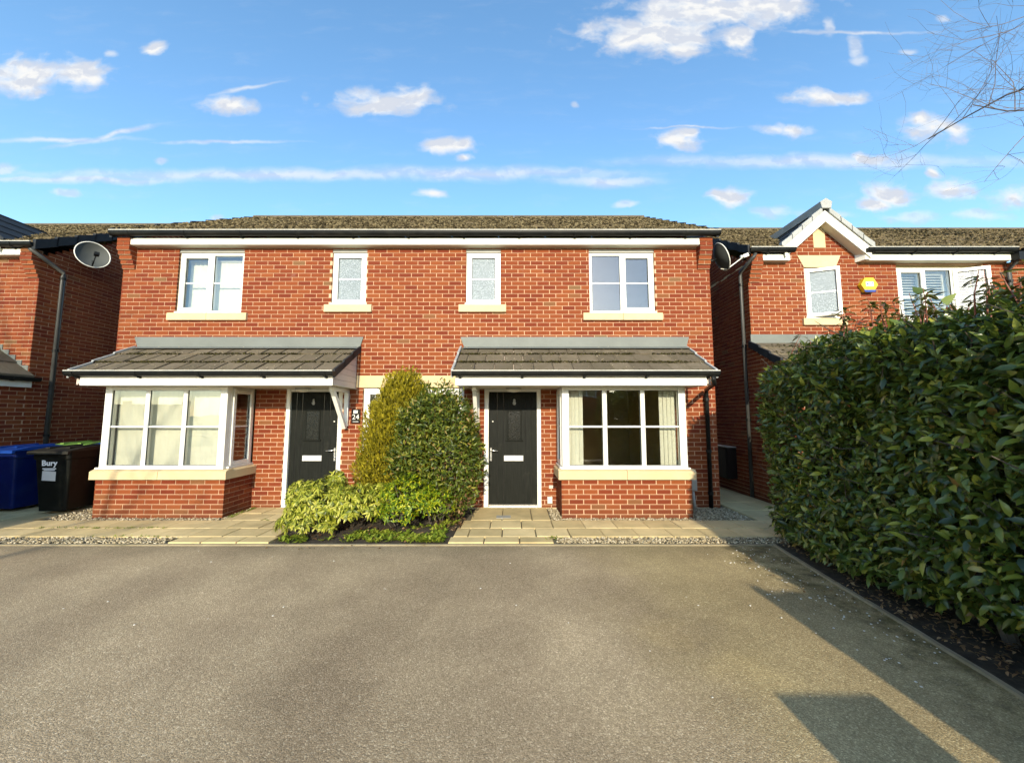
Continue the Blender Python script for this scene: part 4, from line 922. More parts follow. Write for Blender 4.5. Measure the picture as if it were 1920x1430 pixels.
# ------------------------------------------------------------------ the house on the left edge
NLX, NLY = -9.02, .43
NL = thing('brick_house', (-12, 3.8, 0), 'red brick house at the left edge with shaded side wall and satellite dish', 'house')
LB = Brickwork()
LB.wall(NL, 'wall', (-15.5, NLY, 0), 0, NLX + 15.5, 0, 4.6)
LB.wall(NL, 'side_wall', (NLX, NLY, 0), R(90), 6.8, 0, 4.6); LB.wall(NL, 'side_gable_wall', (NLX, NLY, 0), R(90), 6.8, 4.6, 6.85, top=gt)
LB.wall(NL, 'wing_wall', (NLX, -2.4, 0), R(90), 2.83, 0, 2.2); LB.wall(NL, 'wing_front_wall', (-12.4, -2.4, 0), 0, 3.38, 0, 2.2, vis=False)
MB().box(-15.5, NLX - .225, NLY - .135, NLY - .115, 4.598, 4.715).build('fascia', M.fascia, NL); MB().box(-15.5, NLX - .225, NLY - .115, NLY, 4.590, 4.602).build('soffit', M.soffit, NL)
corbel(NL, NLX - .222, NLX, NLY, 4.2)
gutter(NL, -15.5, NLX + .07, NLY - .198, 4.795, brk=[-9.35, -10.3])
roof_slope('roof', NL, -15.5, NLX + .07, NLY - .2, 4.80, NLY + 3.4, 6.97, 13, M.rooftile, mossn=4200, msz=.03)
roof_slope('rear_roof', NL, -15.5, NLX + .07, NLY + 7, 4.80, NLY + 3.4, 6.97, 8, M.rooftile, tw=1.2)
for i in range(15): MB().prism([(NLY + 3.25, 6.92), (NLY + 3.30, 7.0), (NLY + 3.4, 7.035), (NLY + 3.5, 7.0), (NLY + 3.55, 6.92)], 'x', NLX + .05 - .44 * (i + 1) + .004, NLX + .05 - .44 * i - .004).build('ridge_tile', M.rooftile, NL)
verges(NL, NLX + .085, NLY - .2, 4.80, NLY + 3.4, 6.97, 11, M.darktile, .03, .12)
gr = MB(); GL = -10.42
for sg in (-1, 1):
    for k in range(4):
        x0, x1 = .86 - .215 * k, .86 - .215 * (k + 1) - .02; za, zb = 5.62 - S9 * x0, 5.62 - S9 * x1
        gr.prism([(GL + sg * x0, za - .03), (GL + sg * x1, zb - .03), (GL + sg * x1, zb + .02), (GL + sg * x0, za + .045)][::sg], 'y', NLY - .17, 2.0)
gr.build('gable_roof', M.darktile, NL)
MB().prism([(GL - .84, 4.84), (GL, 5.575), (GL + .84, 4.84), (GL + .82, 4.63), (GL, 5.355), (GL - .82, 4.63)][::-1], 'y', NLY - .19, NLY - .168).build('bargeboard', M.fascia, NL)
LB.wall(NL, 'gable_wall', (GL - .9, NLY, 0), 0, 1.8, 4.6, 5.5, top=gtop)
# wing roof falling towards the passage, eave parallel to the passage wall
wr = MB(); n = 5
for k in range(n):
    t0, t1 = k / n, (k + 1) / n + .01; xa, xb = -8.90 - 1.7 * t0, -8.90 - 1.7 * t1; za, zb = 2.29 + 1.28 * t0, 2.29 + 1.28 * t1
    for j in range(10):
        ya, yb = -2.5 + .293 * j + .002, -2.5 + .293 * (j + 1) - .002
        wr.add([(xa, ya, za - .02), (xa, yb, za - .02), (xa, yb, za + .035), (xa, ya, za + .035), (xb, yb, zb + .004), (xb, ya, zb + .004)], [(0, 1, 2, 3), (3, 2, 4, 5), (0, 3, 5), (1, 4, 2)])
wro = wr.build('wing_roof', M.tile, NL)
MB().box(-8.955, -8.935, -2.45, NLY - .0, 2.10, 2.225).build('fascia', M.fascia, NL); MB().box(NLX, -8.955, -2.45, NLY, 2.105, 2.115).build('soffit', M.soffit, NL)
gutter(NL, -2.5, NLY + .05, -8.875, 2.272, .052, brk=[-1.6, -.8, .1], axis='y')
for i in range(7):
    xb = -9.03 - .13 * i; zt = 2.42 + .098 * (i + 1)
    MB().prism([(xb, zt - .30), (xb, zt), (xb - .135, zt), (xb - .135, zt - .205)], 'y', NLY - .012 - .001 * (i % 2), NLY - .001).build('flashing', M.lead, NL)
downpipe(NL, [(NLX + .0, NLY - .19, 4.70), (NLX + .05, NLY + .05, 4.55), (NLX + .05, NLY + .33, 4.42), (NLX + .05, NLY + .34, 4.34), (NLX + .05, NLY + .34, .03)], .036, [(NLX + .05, NLY + .34, z) for z in (4.3, 2.85, 1.2)], M.pipe)
LB.finish(NL, lambda c: (c.z > 2.6 and c.x < NLX - .01 and c.x > -9.75) or (abs(c.x - NLX) < .05 and c.y < 1.9 and c.y > -.3), 300)

# ------------------------------------------------------------------ satellite dishes
def dish(loc, nrm, label, rad=.34, arm_to=None, mount=None, face=None):
    t = thing('satellite_dish', loc, label, 'satellite dish', 'satellite dishes on the house walls')
    n = Vector(nrm).normalized(); q = n.to_track_quat('Z', 'Y').to_matrix().to_4x4(); T = Matrix.Translation(loc) @ q
    v = [(0, 0, 0)]; f = []; rings = 6; seg = 28
    for i in range(1, rings + 1):
        r = rad * i / rings
        for k in range(seg): v.append((r * .92 * math.cos(2 * math.pi * k / seg), r * math.sin(2 * math.pi * k / seg), .10 * (r / rad) ** 2))
    for k in range(seg): f.append((0, 1 + k, 1 + (k + 1) % seg))
    for i in range(rings - 1):
        for k in range(seg): f.append((1 + i * seg + k, 1 + (i + 1) * seg + k, 1 + (i + 1) * seg + (k + 1) % seg, 1 + i * seg + (k + 1) % seg))
    nn = len(v); v2 = [(a, b, c - .008) for a, b, c in v]; f2 = [tuple(i + nn for i in reversed(g)) for g in f]
    MB(T).add(v + v2, f + f2).build('reflector', face or M.dish, t, True)
    rp = [(rad * .92 * math.cos(2 * math.pi * k / seg), rad * math.sin(2 * math.pi * k / seg), .097) for k in range(seg + 1)]
    MB(T).tube(rp, .010, 6, False).build('rim', M.lnb, t, True)
    bot = T @ Vector((0, -rad * .95, .08)); tip = T @ Vector((0, -rad * .55, .46))
    MB().tube([T @ Vector((0, -rad * .75, -.01)), bot, tip], .011, 6).build('arm', M.lnb if arm_to else M.black, t, True)
    l = MB(Matrix.Translation(tip) @ q); l.box(-.035, .035, -.03, .03, -.02, .075); l.tube([(0, 0, -.01), (0, .02, -.06)], .028, 8); l.build('receiver', M.lnb if arm_to else M.black, t)
    MB().tube([T @ Vector((0, 0, -.01)), T @ Vector((0, 0, -.10)), Vector(mount)], .02, 8).build('mount', M.black, t, True)
    c0 = tip; MB().tube([c0, c0 + Vector((-.05, .02, -.12)), c0 + Vector((-.13, .05, -.10)), bot], .004, 4).build('cable', M.black, t)
    return t
dish((-8.68, .98, 4.85), (.80, -.55, .16), 'grey satellite dish on the side wall of the left-edge house', .275, None, (-9.0, 1.25, 4.75))
dish((3.86, .32, 4.52), (.93, -.12, .36), 'satellite dish edge-on at the upper right corner of the paired houses', .27, True, (3.55, .45, 4.48), M.dish)

# ------------------------------------------------------------------ wheelie bins
def bin_(loc, rz, body, lid, label, text=None, group='wheelie bins in the left passage'):
    t = thing('wheelie_bin', loc, label, 'wheelie bin', group, rz)
    b, tp, z0, z1 = (.205, .26), (.265, .335), .05, .98
    m = MB(); rr = .04
    def ring(hw, hd, z):
        o = []
        for sx, sy, a0 in ((1, 1, 0), (-1, 1, 90), (-1, -1, 180), (1, -1, 270)):
            for a in (0, 30, 60, 90): o.append((sx * (hw - rr) + rr * math.cos(R(a0 + a)), sy * (hd - rr) + rr * math.sin(R(a0 + a)), z))
        return o
    lv = [ring(b[0], b[1], z0)] + [ring(b[0] + (tp[0] - b[0]) * q, b[1] + (tp[1] - b[1]) * q, z0 + (z1 - z0) * q) for q in (.3, .86)] + [ring(tp[0] * .985 + .012, tp[1] * .985 + .012, z0 + (z1 - z0) * .88), ring(tp[0] + .012, tp[1] + .012, z1)]
    v = [p for r in lv for p in r]; n = 16; f = [tuple(range(n))[::-1], tuple(range(4 * n, 5 * n))]
    for i in range(4):
        for k in range(n): f.append((i * n + k, i * n + (k + 1) % n, (i + 1) * n + (k + 1) % n, (i + 1) * n + k))
    m.add(v, f).build('body', body, t, local=True)
    l = MB(); hw, hd = tp[0] + .035, tp[1] + .03
    pr_ = [(-hd - .035, z1 - .035), (-hd - .03, z1 + .012), (-hd * .4, z1 + .055), (hd * .5, z1 + .065), (hd, z1 + .035), (hd, z1 + .002), (-hd + .01, z1 + .002), (-hd + .0, z1 - .035)]
    l.prism(pr_[::-1], 'x', -hw, hw); lo = l.build('lid', lid, t, local=True)
    for s_ in (-1, 1): MB().prism([(-hd * .7, z1 + .046), (hd * .7, z1 + .058), (hd * .7, z1 + .082), (-hd * .7, z1 + .066)], 'x', s_ * .15 - .03, s_ * .15 + .03).build('lid_rib', lid, lo)
    MB().tube([(-hw + .03, hd + .05, z1 + .0), (hw - .03, hd + .05, z1 + .0)], .018, 8).build('handle', body, t, True, True)
    for s_ in (-1, 1):
        w_ = MB().tube([(s_ * .23, .26, .10), (s_ * .285, .26, .10)], .10, 16).build('wheel', M.black, t, False, True)
    if text:
        yf = lambda z: -(b[1] + (tp[1] - b[1]) * (z - z0) / (z1 - z0)) - .004
        tilt = math.atan2(tp[1] - b[1], z1 - z0)
        def TT(x, z): return Matrix.Translation((x, yf(z), z)) @ Matrix.Rotation(R(90) + tilt, 4, 'X')
        text_mesh('lettering', text, .12, TT(-.03, .80), M.white, t, local=True, bold=True)
        MB(TT(-.03, .715)).box(-.10, .10, -.008, .008, 0, .002).box(-.08, .08, -.03, -.018, 0, .002).build('printed_line', M.white, t, local=True)
        MB(TT(-.035, .60) @ Matrix.Rotation(R(-4), 4, 'Z')).box(-.10, .10, -.075, .075, 0, .002).build('sticker', M.letter, t, local=True)
    return t
bin_((-7.32, -.19, .03), R(4), M.binblack, M.binlid, 'black wheelie bin with white lettering and sticker beside the left bay', 'Bury')
bin_((-8.30, -.05, .03), R(-2), M.binblue, M.binbluelid, 'dark blue wheelie bin cut by the left photo edge')
bin_((-8.22, .78, .03), R(3), M.bingreen, M.bingreen, 'wheelie bin with green lid behind the black bin', group=None)
bin_((-7.52, .80, .03), R(-3), M.binblue, M.binbluelid, 'blue wheelie bin with only its lid showing behind the others')

# ------------------------------------------------------------------ plants
LEAF = [leaf_tpl(.40, .07, .14), leaf_tpl(.36, .05, .24), leaf_tpl(.44, .09, .08), leaf_tpl(.38, .04, .32)]
def leaf_mesh(name, P, D, Nn, L, W, mat, tpl=None, smooth=True):
    Vs, Fs, off = [], [], 0; idx = rng.integers(0, 4, len(P)) if tpl is None else np.zeros(len(P), int)
    for k in range(4 if tpl is None else 1):
        s = idx == k
        if not s.any(): continue
        tv, tf = LEAF[k] if tpl is None else tpl
        V, F = scatter(tv, tf, basis(D[s], Nn[s], L[s], W[s]), P[s]); Vs.append(V); Fs.append(F + off); off += len(V)
    return fastmesh(name, np.concatenate(Vs), np.concatenate(Fs), mat, smooth)
def vnoise(P, f, seed=0.): return np.array([mnoise.noise(Vector((p[0] * f + seed, p[1] * f, p[2] * f))) for p in P])
def shrub(name, label, cat, c, r, n, L, mat, wr_=1., up=.3, out=.8, rnd=.7, depth=.22, lump=.16, part='foliage', stems=10, zmin=.03, lumpf=2.2, tpl=None, extra=None, taper=0., flat=0.):
    t = thing(name, (c[0], c[1], 0), label, cat)
    d_ = unit(rng.normal(size=(n, 3))); k = 1 + lump * vnoise(d_, lumpf, c[0]) + lump * .6 * vnoise(d_, lumpf * 2.7, c[1])
    q = 1 - np.abs(rng.normal(0, depth, n)).clip(0, .8)
    P = d_ * (k * q)[:, None]
    if taper: 
        s_ = 1 - taper * (P[:, 2] * .5 + .5); P[:, 0] *= s_; P[:, 1] *= s_
    P = P * np.array(r) + np.array(c); keep = P[:, 2] > zmin; P, d_ = P[keep], d_[keep]; m = len(P)
    nr = unit(d_ / np.array(r)); D = unit(nr * out + np.array([0, 0, up]) + rng.normal(0, rnd, (m, 3))); Nn = unit(nr * .9 + np.array([0, 0, .5]) + rng.normal(0, .5, (m, 3)))
    ll = rng.uniform(L[0], L[1], m); stuff(link(part, leaf_mesh(part, P, D, Nn, ll, ll * wr_, mat, tpl), t)).matrix_parent_inverse = Matrix.Translation((-c[0], -c[1], 0))
    mb = MB()
    for i in range(stems):
        a = unit(rng.normal(size=3)); a[2] = abs(a[2]) + .3; e = np.array(c) + unit(a) * np.array(r) * .8; b0 = np.array([c[0] + rng.uniform(-.12, .12), c[1] + rng.uniform(-.1, .1), 0]); md = (b0 + e) / 2 + rng.normal(0, .05, 3)
        mb.tube([b0, md, e], [.014, .01, .004], 5, False)
    mb.build('stem', M.bark, t)
    return t, P
NEEDLE = ([(0, 0, 0), (-.10, .45, .05), (0, 1, 0), (.10, .5, -.04), (-.30, .62, .10), (.30, .68, .06), (-.06, .3, 0), (.06, .35, 0), (-.04, .5, 0), (.05, .55, 0)], [(0, 3, 1), (1, 3, 2), (6, 8, 4), (7, 5, 9)])
shrub('golden_conifer', 'golden yellow conifer rising behind the rounded green shrub', 'conifer', (-1.76, -.50, 1.03), (.82, .46, 1.20), 21000, (.045, .10), M.gold, 1., 1.1, .6, .45, .18, .24, 'foliage', 12, .35, 2.8, NEEDLE, taper=.36)
GS, _ = shrub('evergreen_shrub', 'large rounded dark green shrub between the two front doors', 'shrub', (-1.13, -.84, 1.03), (.70, .50, .98), 11500, (.045, .10), M.laurel, .85, .25, .7, .75, .19, .20, 'foliage', 14, .15)
m_ = 420; d_ = unit(rng.normal(size=(m_, 3))); Pd = np.array([-.86, -.90, .55]) + d_ * np.array([.30, .26, .40]); Pd = Pd[Pd[:, 2] > .08]; d_ = unit(rng.normal(size=(len(Pd), 3))); ll = rng.uniform(.045, .08, len(Pd))
stuff(link('withered_foliage', leaf_mesh('withered_foliage', Pd, unit(d_ + np.array([0, -.3, -.6])), unit(rng.normal(size=(len(Pd), 3)) + np.array([0, -.8, .3])), ll, ll * .9, M.deadleaf), GS))
SP = ([(0, 0, 0), (0, .3, .01), (0, .7, -.06), (0, 1, -.2), (-.13, .35, .03), (-.12, .7, -.03), (.13, .35, .03), (.12, .7, -.03)], LEAF[0][1])
# pieris: whorls of narrow drooping leaves
def whorls(name, label, cat, centers, n, L, mat, part='foliage', group=None, k=(9, 14), droop=.5):
    base = centers[0][0]; t = thing(name, (base[0], base[1], 0), label, cat, group); P, D, Nn = [], [], []; mb = MB()
    for c, r, w_ in centers:
        m = int(n * w_)
        for i in range(m):
            d_ = unit(rng.normal(size=3)); d_[2] = abs(d_[2]) * 1.0 - .15; d_ = unit(d_); q = 1 - abs(rng.normal(0, .16)); p = np.array(c) + d_ * np.array(r) * q
            if p[2] < .03: continue
            ax = unit(d_ + np.array([0, -.1, .5]) + rng.normal(0, .25, 3)); a1 = unit(np.cross(ax, rng.normal(size=3))); a2 = np.cross(ax, a1)
            if rng.random() < .12: mb.tube([p - ax * .22, p - ax * .1, p], [.006, .005, .003], 4, False)
            for j in range(rng.integers(*k)):
                th = rng.uniform(0, 6.283); rad = a1 * math.cos(th) + a2 * math.sin(th)
                D.append(rad + ax * rng.uniform(-.2, .5) + np.array([0, 0, -droop])); Nn.append(ax + rad * .3 + np.array([0, 0, .3])); P.append(p + ax * rng.uniform(-.03, .01))
    P, D, Nn = np.array(P), unit(np.array(D)), unit(np.array(Nn)); ll = rng.uniform(L[0], L[1], len(P))
    stuff(link(part, leaf_mesh(part, P, D, Nn, ll, ll, mat, SP), t)); mb.build('stem', M.bark, t); return t
whorls('pieris_bush', 'low bush of drooping yellow-green leaves before the left door', 'bush', [((-2.58, -1.30, .34), (.50, .38, .38), .34), ((-2.12, -1.32, .32), (.42, .36, .36), .28), ((-2.68, -1.52, .18), (.40, .24, .24), .22), ((-2.94, -1.16, .42), (.24, .2, .28), .15), ((-1.86, -1.18, .36), (.26, .28, .30), .14), ((-2.55, -1.05, .60), (.18, .12, .22), .06)], 760, (.05, .10), M.pieris)
whorls('euonymus_bush', 'small bright green and gold bush at the foot of the rounded shrub', 'bush', [((-1.42, -1.32, .38), (.42, .28, .42), .55), ((-1.08, -1.22, .32), (.30, .24, .34), .28), ((-1.55, -1.42, .22), (.30, .2, .26), .2)], 720, (.032, .06), M.euon, k=(6, 10), droop=-.3)
# weeds and dead leaves in the bed and joints
def weeds(name, label, rects, n, L, mat, zz_=.03, kind=True, flat=.3):
    P, D, Nn = [], [], []
    for x0, x1, y0, y1, w_ in rects:
        for i in range(int(n * w_)):
            c = np.array([rng.uniform(x0, x1), rng.uniform(y0, y1), zz_])
            if name == 'ground_cover' and mnoise.noise(Vector((c[0] * 3.5, c[1] * 3.5, 7.7))) < rng.uniform(-.25, .15): continue
            for j in range(rng.integers(4, 9)):
                th = rng.uniform(0, 6.283); D.append([math.cos(th), math.sin(th), rng.uniform(.1, 1.2)]); Nn.append([-math.cos(th) * .4, -math.sin(th) * .4, 1]); P.append(c + rng.normal(0, .012, 3) * np.array([1, 1, .3]))
    P, D, Nn = np.array(P), unit(np.array(D)), unit(np.array(Nn)); ll = rng.uniform(L[0], L[1], len(P))
    o = stuff(link(name, leaf_mesh(name, P, D, Nn, ll, ll * .9, mat))); o['label'] = label; return o
o = weeds('ground_cover', 'low leafy weeds along the front edge of the planting bed', [(-2.1, -1.0, -1.79, -1.40, .45), (-1.4, -.84, -1.79, -1.15, .45), (-3.05, -2.3, -1.80, -1.62, .12), (-1.0, -.8, -1.3, -.9, .1)], 620, (.03, .085), M.weed); o['category'] = 'ground cover'
o = weeds('joint_weeds', 'small weeds and moss growing in the paving joints', [(-6.6, -4.8, -1.22, -1.18, .4), (-4.38, -4.30, -.66, -.05, .45), (-5.6, -4.4, -1.59, -1.57, .1), (.42, .62, -1.72, -1.6, .1), (-4.0, -3.1, -.82, -.78, .05)], 130, (.012, .035), M.weed, .03); o['category'] = 'weeds'
def litter(name, label, rects, n, L, mat, cat, z=.03):
    P = np.concatenate([np.stack([rng.uniform(a, b, int(n * w_)), rng.uniform(c, d_, int(n * w_)), np.full(int(n * w_), z) + rng.uniform(0, .025, int(n * w_))], -1) for a, b, c, d_, w_ in rects]); m = len(P)
    D = unit(rng.normal(size=(m, 3)) * np.array([1, 1, .25])); Nn = unit(rng.normal(size=(m, 3)) * .35 + np.array([0, 0, 1])); ll = rng.uniform(L[0], L[1], m)
    o = stuff(link(name, leaf_mesh(name, P, D, Nn, ll, ll * 1.2, mat))); o['label'] = label; o['category'] = cat; return o
litter('fallen_leaves', 'dead brown leaves lying in the planting bed', [(-1.1, -.72, -1.35, -.3, .6), (-2.9, -1.0, -1.75, -1.2, .4)], 420, (.03, .06), M.deadleaf, 'leaves')
litter('leaf_litter', 'pale leaf litter scattered on the soil under the hedge', [(2.95, 3.6, -5.2, -3.0, .60), (3.2, 3.9, -3.0, -1.9, .38)], 1500, (.018, .05), M.deadleaf, 'leaves', .05)
P = np.concatenate([np.stack([rng.normal(2.72, .24, 170).clip(2.0, 3.05), rng.uniform(-4.1, -1.9, 170), np.full(170, .004)], -1), np.stack([rng.uniform(-4, 2.6, 40), rng.uniform(-5.2, -1.95, 40), np.full(40, .004)], -1)])
V, F = lumps(P, .007, .003); o = stuff(link('petal_litter', fastmesh('petal_litter', V, F, M.petal))); o['label'] = 'tiny white petals and chips scattered on the tarmac'; o['category'] = 'petals'

litter('drive_leaves', 'a few dry leaves blown on the tarmac along the hedge kerb', [(2.55, 3.0, -3.6, -2.0, .7), (-3.0, -.8, -1.98, -1.86, .3)], 70, (.02, .045), M.deadleaf, 'leaves', .003)
# hedge
HG = thing('hedge', (3.9, -3.8, 0), 'tall dense glossy green laurel hedge at the right', 'hedge')
def hface(y): return np.interp(y, [-8, -4.6, -3.6, -2.6, -1.9, -1.55], [2.80, 2.90, 3.0, 3.10, 3.19, 3.30])
def htop(y): return np.interp(y, [-8, -5.2, -4.2, -3.4, -2.6, -1.9, -1.6], [2.32, 2.28, 2.29, 2.40, 2.36, 2.26, 2.20])
def hbot(y): return np.interp(y, [-6, -4.4, -3.3, -2.4, -1.7], [.30, .28, .16, .10, .08])
def hedge_pts(n, which):
    if which == 'face':
        y = rng.uniform(-7.4, -1.58, n); u = rng.uniform(0, 1, n); z = hbot(y) + (htop(y) - hbot(y)) * u
        bulge = .14 * (2 * u - 1) ** 6 + np.where(u > .9, (u - .9) * 1.0, 0)
        x = hface(y) + bulge; nr = np.stack([-np.ones(n), np.full(n, -.05), .25 + np.where(u > .85, .8, 0)], -1)
    elif which == 'top':
        y = rng.uniform(-7.4, -1.62, n); u = rng.uniform(0, 1, n); x = hface(y) + .12 + 1.25 * u; z = htop(y) + .02 - .10 * (2 * u - 1) ** 4; nr = np.stack([-.25 * np.ones(n), np.zeros(n), np.ones(n)], -1)
    elif which == 'end':
        x = rng.uniform(3.35, 4.65, n); u = rng.uniform(0, 1, n); y = np.full(n, -1.55) ; z = .1 + 2.1 * u; nr = np.stack([np.full(n, -.2), np.ones(n), np.full(n, .2)], -1)
    if which == 'back':
        y = rng.uniform(-7.4, -1.6, n); u = rng.uniform(0, 1, n); z = .12 + (htop(y) - .12) * u; x = hface(y) + 1.42 - np.where(u > .85, (u - .85) * 1.2, 0); nr = np.stack([np.ones(n), np.zeros(n), np.full(n, .2)], -1)
    if which == 'core':
        y = rng.uniform(-7.3, -1.7, n); u = rng.uniform(0, 1, n); z = .25 + (htop(y) - .4) * u; x = hface(y) + rng.uniform(.3, 1.2, n); nr = unit(rng.normal(size=(n, 3)))
    P = np.stack([x, y, z], -1); nr = unit(nr)
    b = .15 * vnoise(P, 1.1, 2.) + .12 * vnoise(P, 2.6, 5.)
    return P + nr * b[:, None], nr
Ps, Ns, Ds = [], [], []
for which, n in (('face', 21000), ('top', 8000), ('end', 2500), ('back', 5500), ('core', 9000)):
    P, nr = hedge_pts(n, which); dep = np.abs(rng.normal(0, .15, n)).clip(0, .5); P = P - nr * dep[:, None]
    D = unit(nr * .55 + np.array([0, -.12, -.12]) + rng.normal(0, .55, (n, 3))); Nn = unit(nr * .75 + np.array([0, -.1, .55]) + rng.normal(0, .42, (n, 3)))
    Ps.append(P); Ns.append(Nn); Ds.append(D)
P, Nn, D = map(np.concatenate, (Ps, Ns, Ds)); L = .042 + .088 * rng.beta(2.0, 1.9, len(P)); L[31500:] = rng.uniform(.13, .19, len(P) - 31500); dist = np.linalg.norm(P - np.array(CAM), axis=1)
fr = (L < .131) & (P[:, 0] / (P[:, 1] + 6.68) < 1.3) & (P[:, 1] > -5.2) & (P[:, 0] < hface(P[:, 1]) + .06)
cand = np.where(fr)[0]; cand = cand[np.argsort(dist[cand] / L[cand])][:300]; rest = np.ones(len(P), bool); rest[cand] = False
stuff(link('foliage', leaf_mesh('foliage', P[rest], D[rest], Nn[rest], L[rest], L[rest], M.hedgeleaf), HG)).matrix_parent_inverse = Matrix.Translation(-HG.location)
lm = [fastmesh('leaf', np.array(v, float), np.array(f), M.hedgeleaf, True) for v, f in LEAF]
Bm = basis(D[cand], Nn[cand], L[cand])
for i, c in enumerate(cand):
    o = link('leaf', lm[i % 4], HG); o.matrix_parent_inverse = Matrix.Translation(-HG.location)
    mm = Matrix([list(r) for r in Bm[i]]).to_4x4(); mm.translation = Vector(P[c]); o.matrix_basis = mm
# woody stems, inner twigs and young shoots on top
mb = MB()
for i in range(16):
    y = -1.9 - .34 * i + rng.uniform(-.1, .1); x = hface(y) + rng.uniform(.35, .75); b0 = np.array([x, y, .0])
    mb.tube([b0, b0 + np.array([rng.uniform(-.1, .1), rng.uniform(-.15, .15), .5]), b0 + np.array([rng.uniform(-.2, .2), rng.uniform(-.3, .3), 1.3]), b0 + np.array([rng.uniform(-.3, .3), rng.uniform(-.3, .3), 2.1])], [.045, .035, .022, .008], 7, False)
    for j in range(12):
        s_ = b0 + np.array([rng.uniform(-.1, .1), rng.uniform(-.2, .2), rng.uniform(.35, 1.9)]); e = s_ + np.array([rng.uniform(-.65, .2), rng.uniform(-.35, .35), rng.uniform(.0, .45)]); mb.tube([s_, (s_ + e) / 2 + rng.normal(0, .04, 3), e], [.012, .008, .004], 5, False)
for i in range(130):
    y = rng.uniform(-5.2, -1.75); z = hbot(y) + (htop(y) - hbot(y)) * rng.uniform(.05, 1); x = hface(y); s_ = np.array([x + .18, y, z - .05]); e = np.array([x - rng.uniform(.0, .09), y + rng.uniform(-.2, .2), z + rng.uniform(.0, .2)]); mb.tube([s_, (s_ + e) / 2 + rng.normal(0, .03, 3), e], [.006, .0045, .002], 4, False)
mb.build('stem', M.bark, HG)
mb = MB(); SPt, SD, SN = [], [], []
for i in range(115):
    y = rng.uniform(-5.0, -1.8); x = hface(y) + rng.uniform(.0, 1.1); z = htop(y) - .06; b0 = np.array([x, y, z]); hgt = rng.uniform(.08, .26) * (1.2 if y < -2.7 else .8); lean = rng.normal(0, .18, 3) * np.array([1, 1, 0]); tip = b0 + np.array([0, 0, hgt]) + lean * hgt
    mb.tube([b0, (b0 + tip) / 2 + rng.normal(0, .008, 3), tip], [.005, .004, .002], 4, False)
    for j in range(int(5 + hgt * 30)):
        s_ = rng.uniform(.25, 1.0); th = rng.uniform(0, 6.283); SPt.append(b0 + (tip - b0) * s_); SD.append([math.cos(th), math.sin(th), rng.uniform(-.55, .45)]); SN.append([-.3 * math.cos(th), -.3 * math.sin(th), 1.])
stuff(mb.build('shoot', M.redstem, HG))
SPt, SD, SN = np.array(SPt), unit(np.array(SD)), unit(np.array(SN)); ll = rng.uniform(.06, .11, len(SPt)); stuff(link('young_foliage', leaf_mesh('young_foliage', SPt, SD, SN, ll, ll * .85, M.hedgered), HG))

# ------------------------------------------------------------------ trees
def bare_tree(name, label, base, hgt, spread, seed, lv=4, bias=(0, 0, 0), rad=.11, trunk_h=.35, l0=1., kids=(5, 4, 4, 3)):
    rs = random.Random(seed); t = thing(name, base, label, 'tree'); tr = MB(); br = MB()
    def grow(p, d, l, r, level):
        nseg = 4; pts = [p]; rads = [r]; q = p.copy(); dd = d.copy(); seg = l / nseg
        for i in range(nseg):
            dd = (dd + Vector((rs.gauss(0, .16), rs.gauss(0, .16), rs.gauss(.03, .12))) + Vector(bias) * (.05 * level)).normalized(); q = q + dd * seg; pts.append(q.copy()); rads.append(r * (1 - .6 * (i + 1) / nseg))
        (tr if level == 0 else br).tube(pts, rads, 7 if level == 0 else 5 if level == 1 else 3, False)
        if level >= lv: return
        for i in range(kids[level]):
            u = rs.uniform(.3, 1.0) if level else rs.uniform(trunk_h, 1.0); k = min(nseg - 1, int(u * nseg)); f = u * nseg - k; pp = pts[k].lerp(pts[k + 1], f); rr = rads[k] * .62
            a = Vector((rs.gauss(0, 1), rs.gauss(0, 1), rs.gauss(.15, .5))).normalized(); nd = (dd * .55 + a * spread + Vector(bias) * .5).normalized()
            grow(pp, nd, l * (rs.uniform(.5, .75) if level else rs.uniform(.5, .75) * l0), max(rr, .0025), level + 1)
    grow(Vector(base), Vector((0, 0, 1)), hgt, rad, 0)
    tr.build('trunk', M.bark, t, True); br.build('branches', M.twig, t); return t
bare_tree('bare_tree', 'leafless tree whose twigs reach in at the top right', (10.6, -1.7, 0), 8.8, .9, 21, 4, (-.28, 0, .06), .075, .5, l0=.56, kids=(9, 6, 5, 3))
bare_tree('bare_tree', 'leafless tree behind the viewer casting branch shadows at the left', (-6.1, -15.5, 0), 7.0, .8, 5, 4, (0, 0, .05), .13, .3, kids=(8, 5, 4, 3))
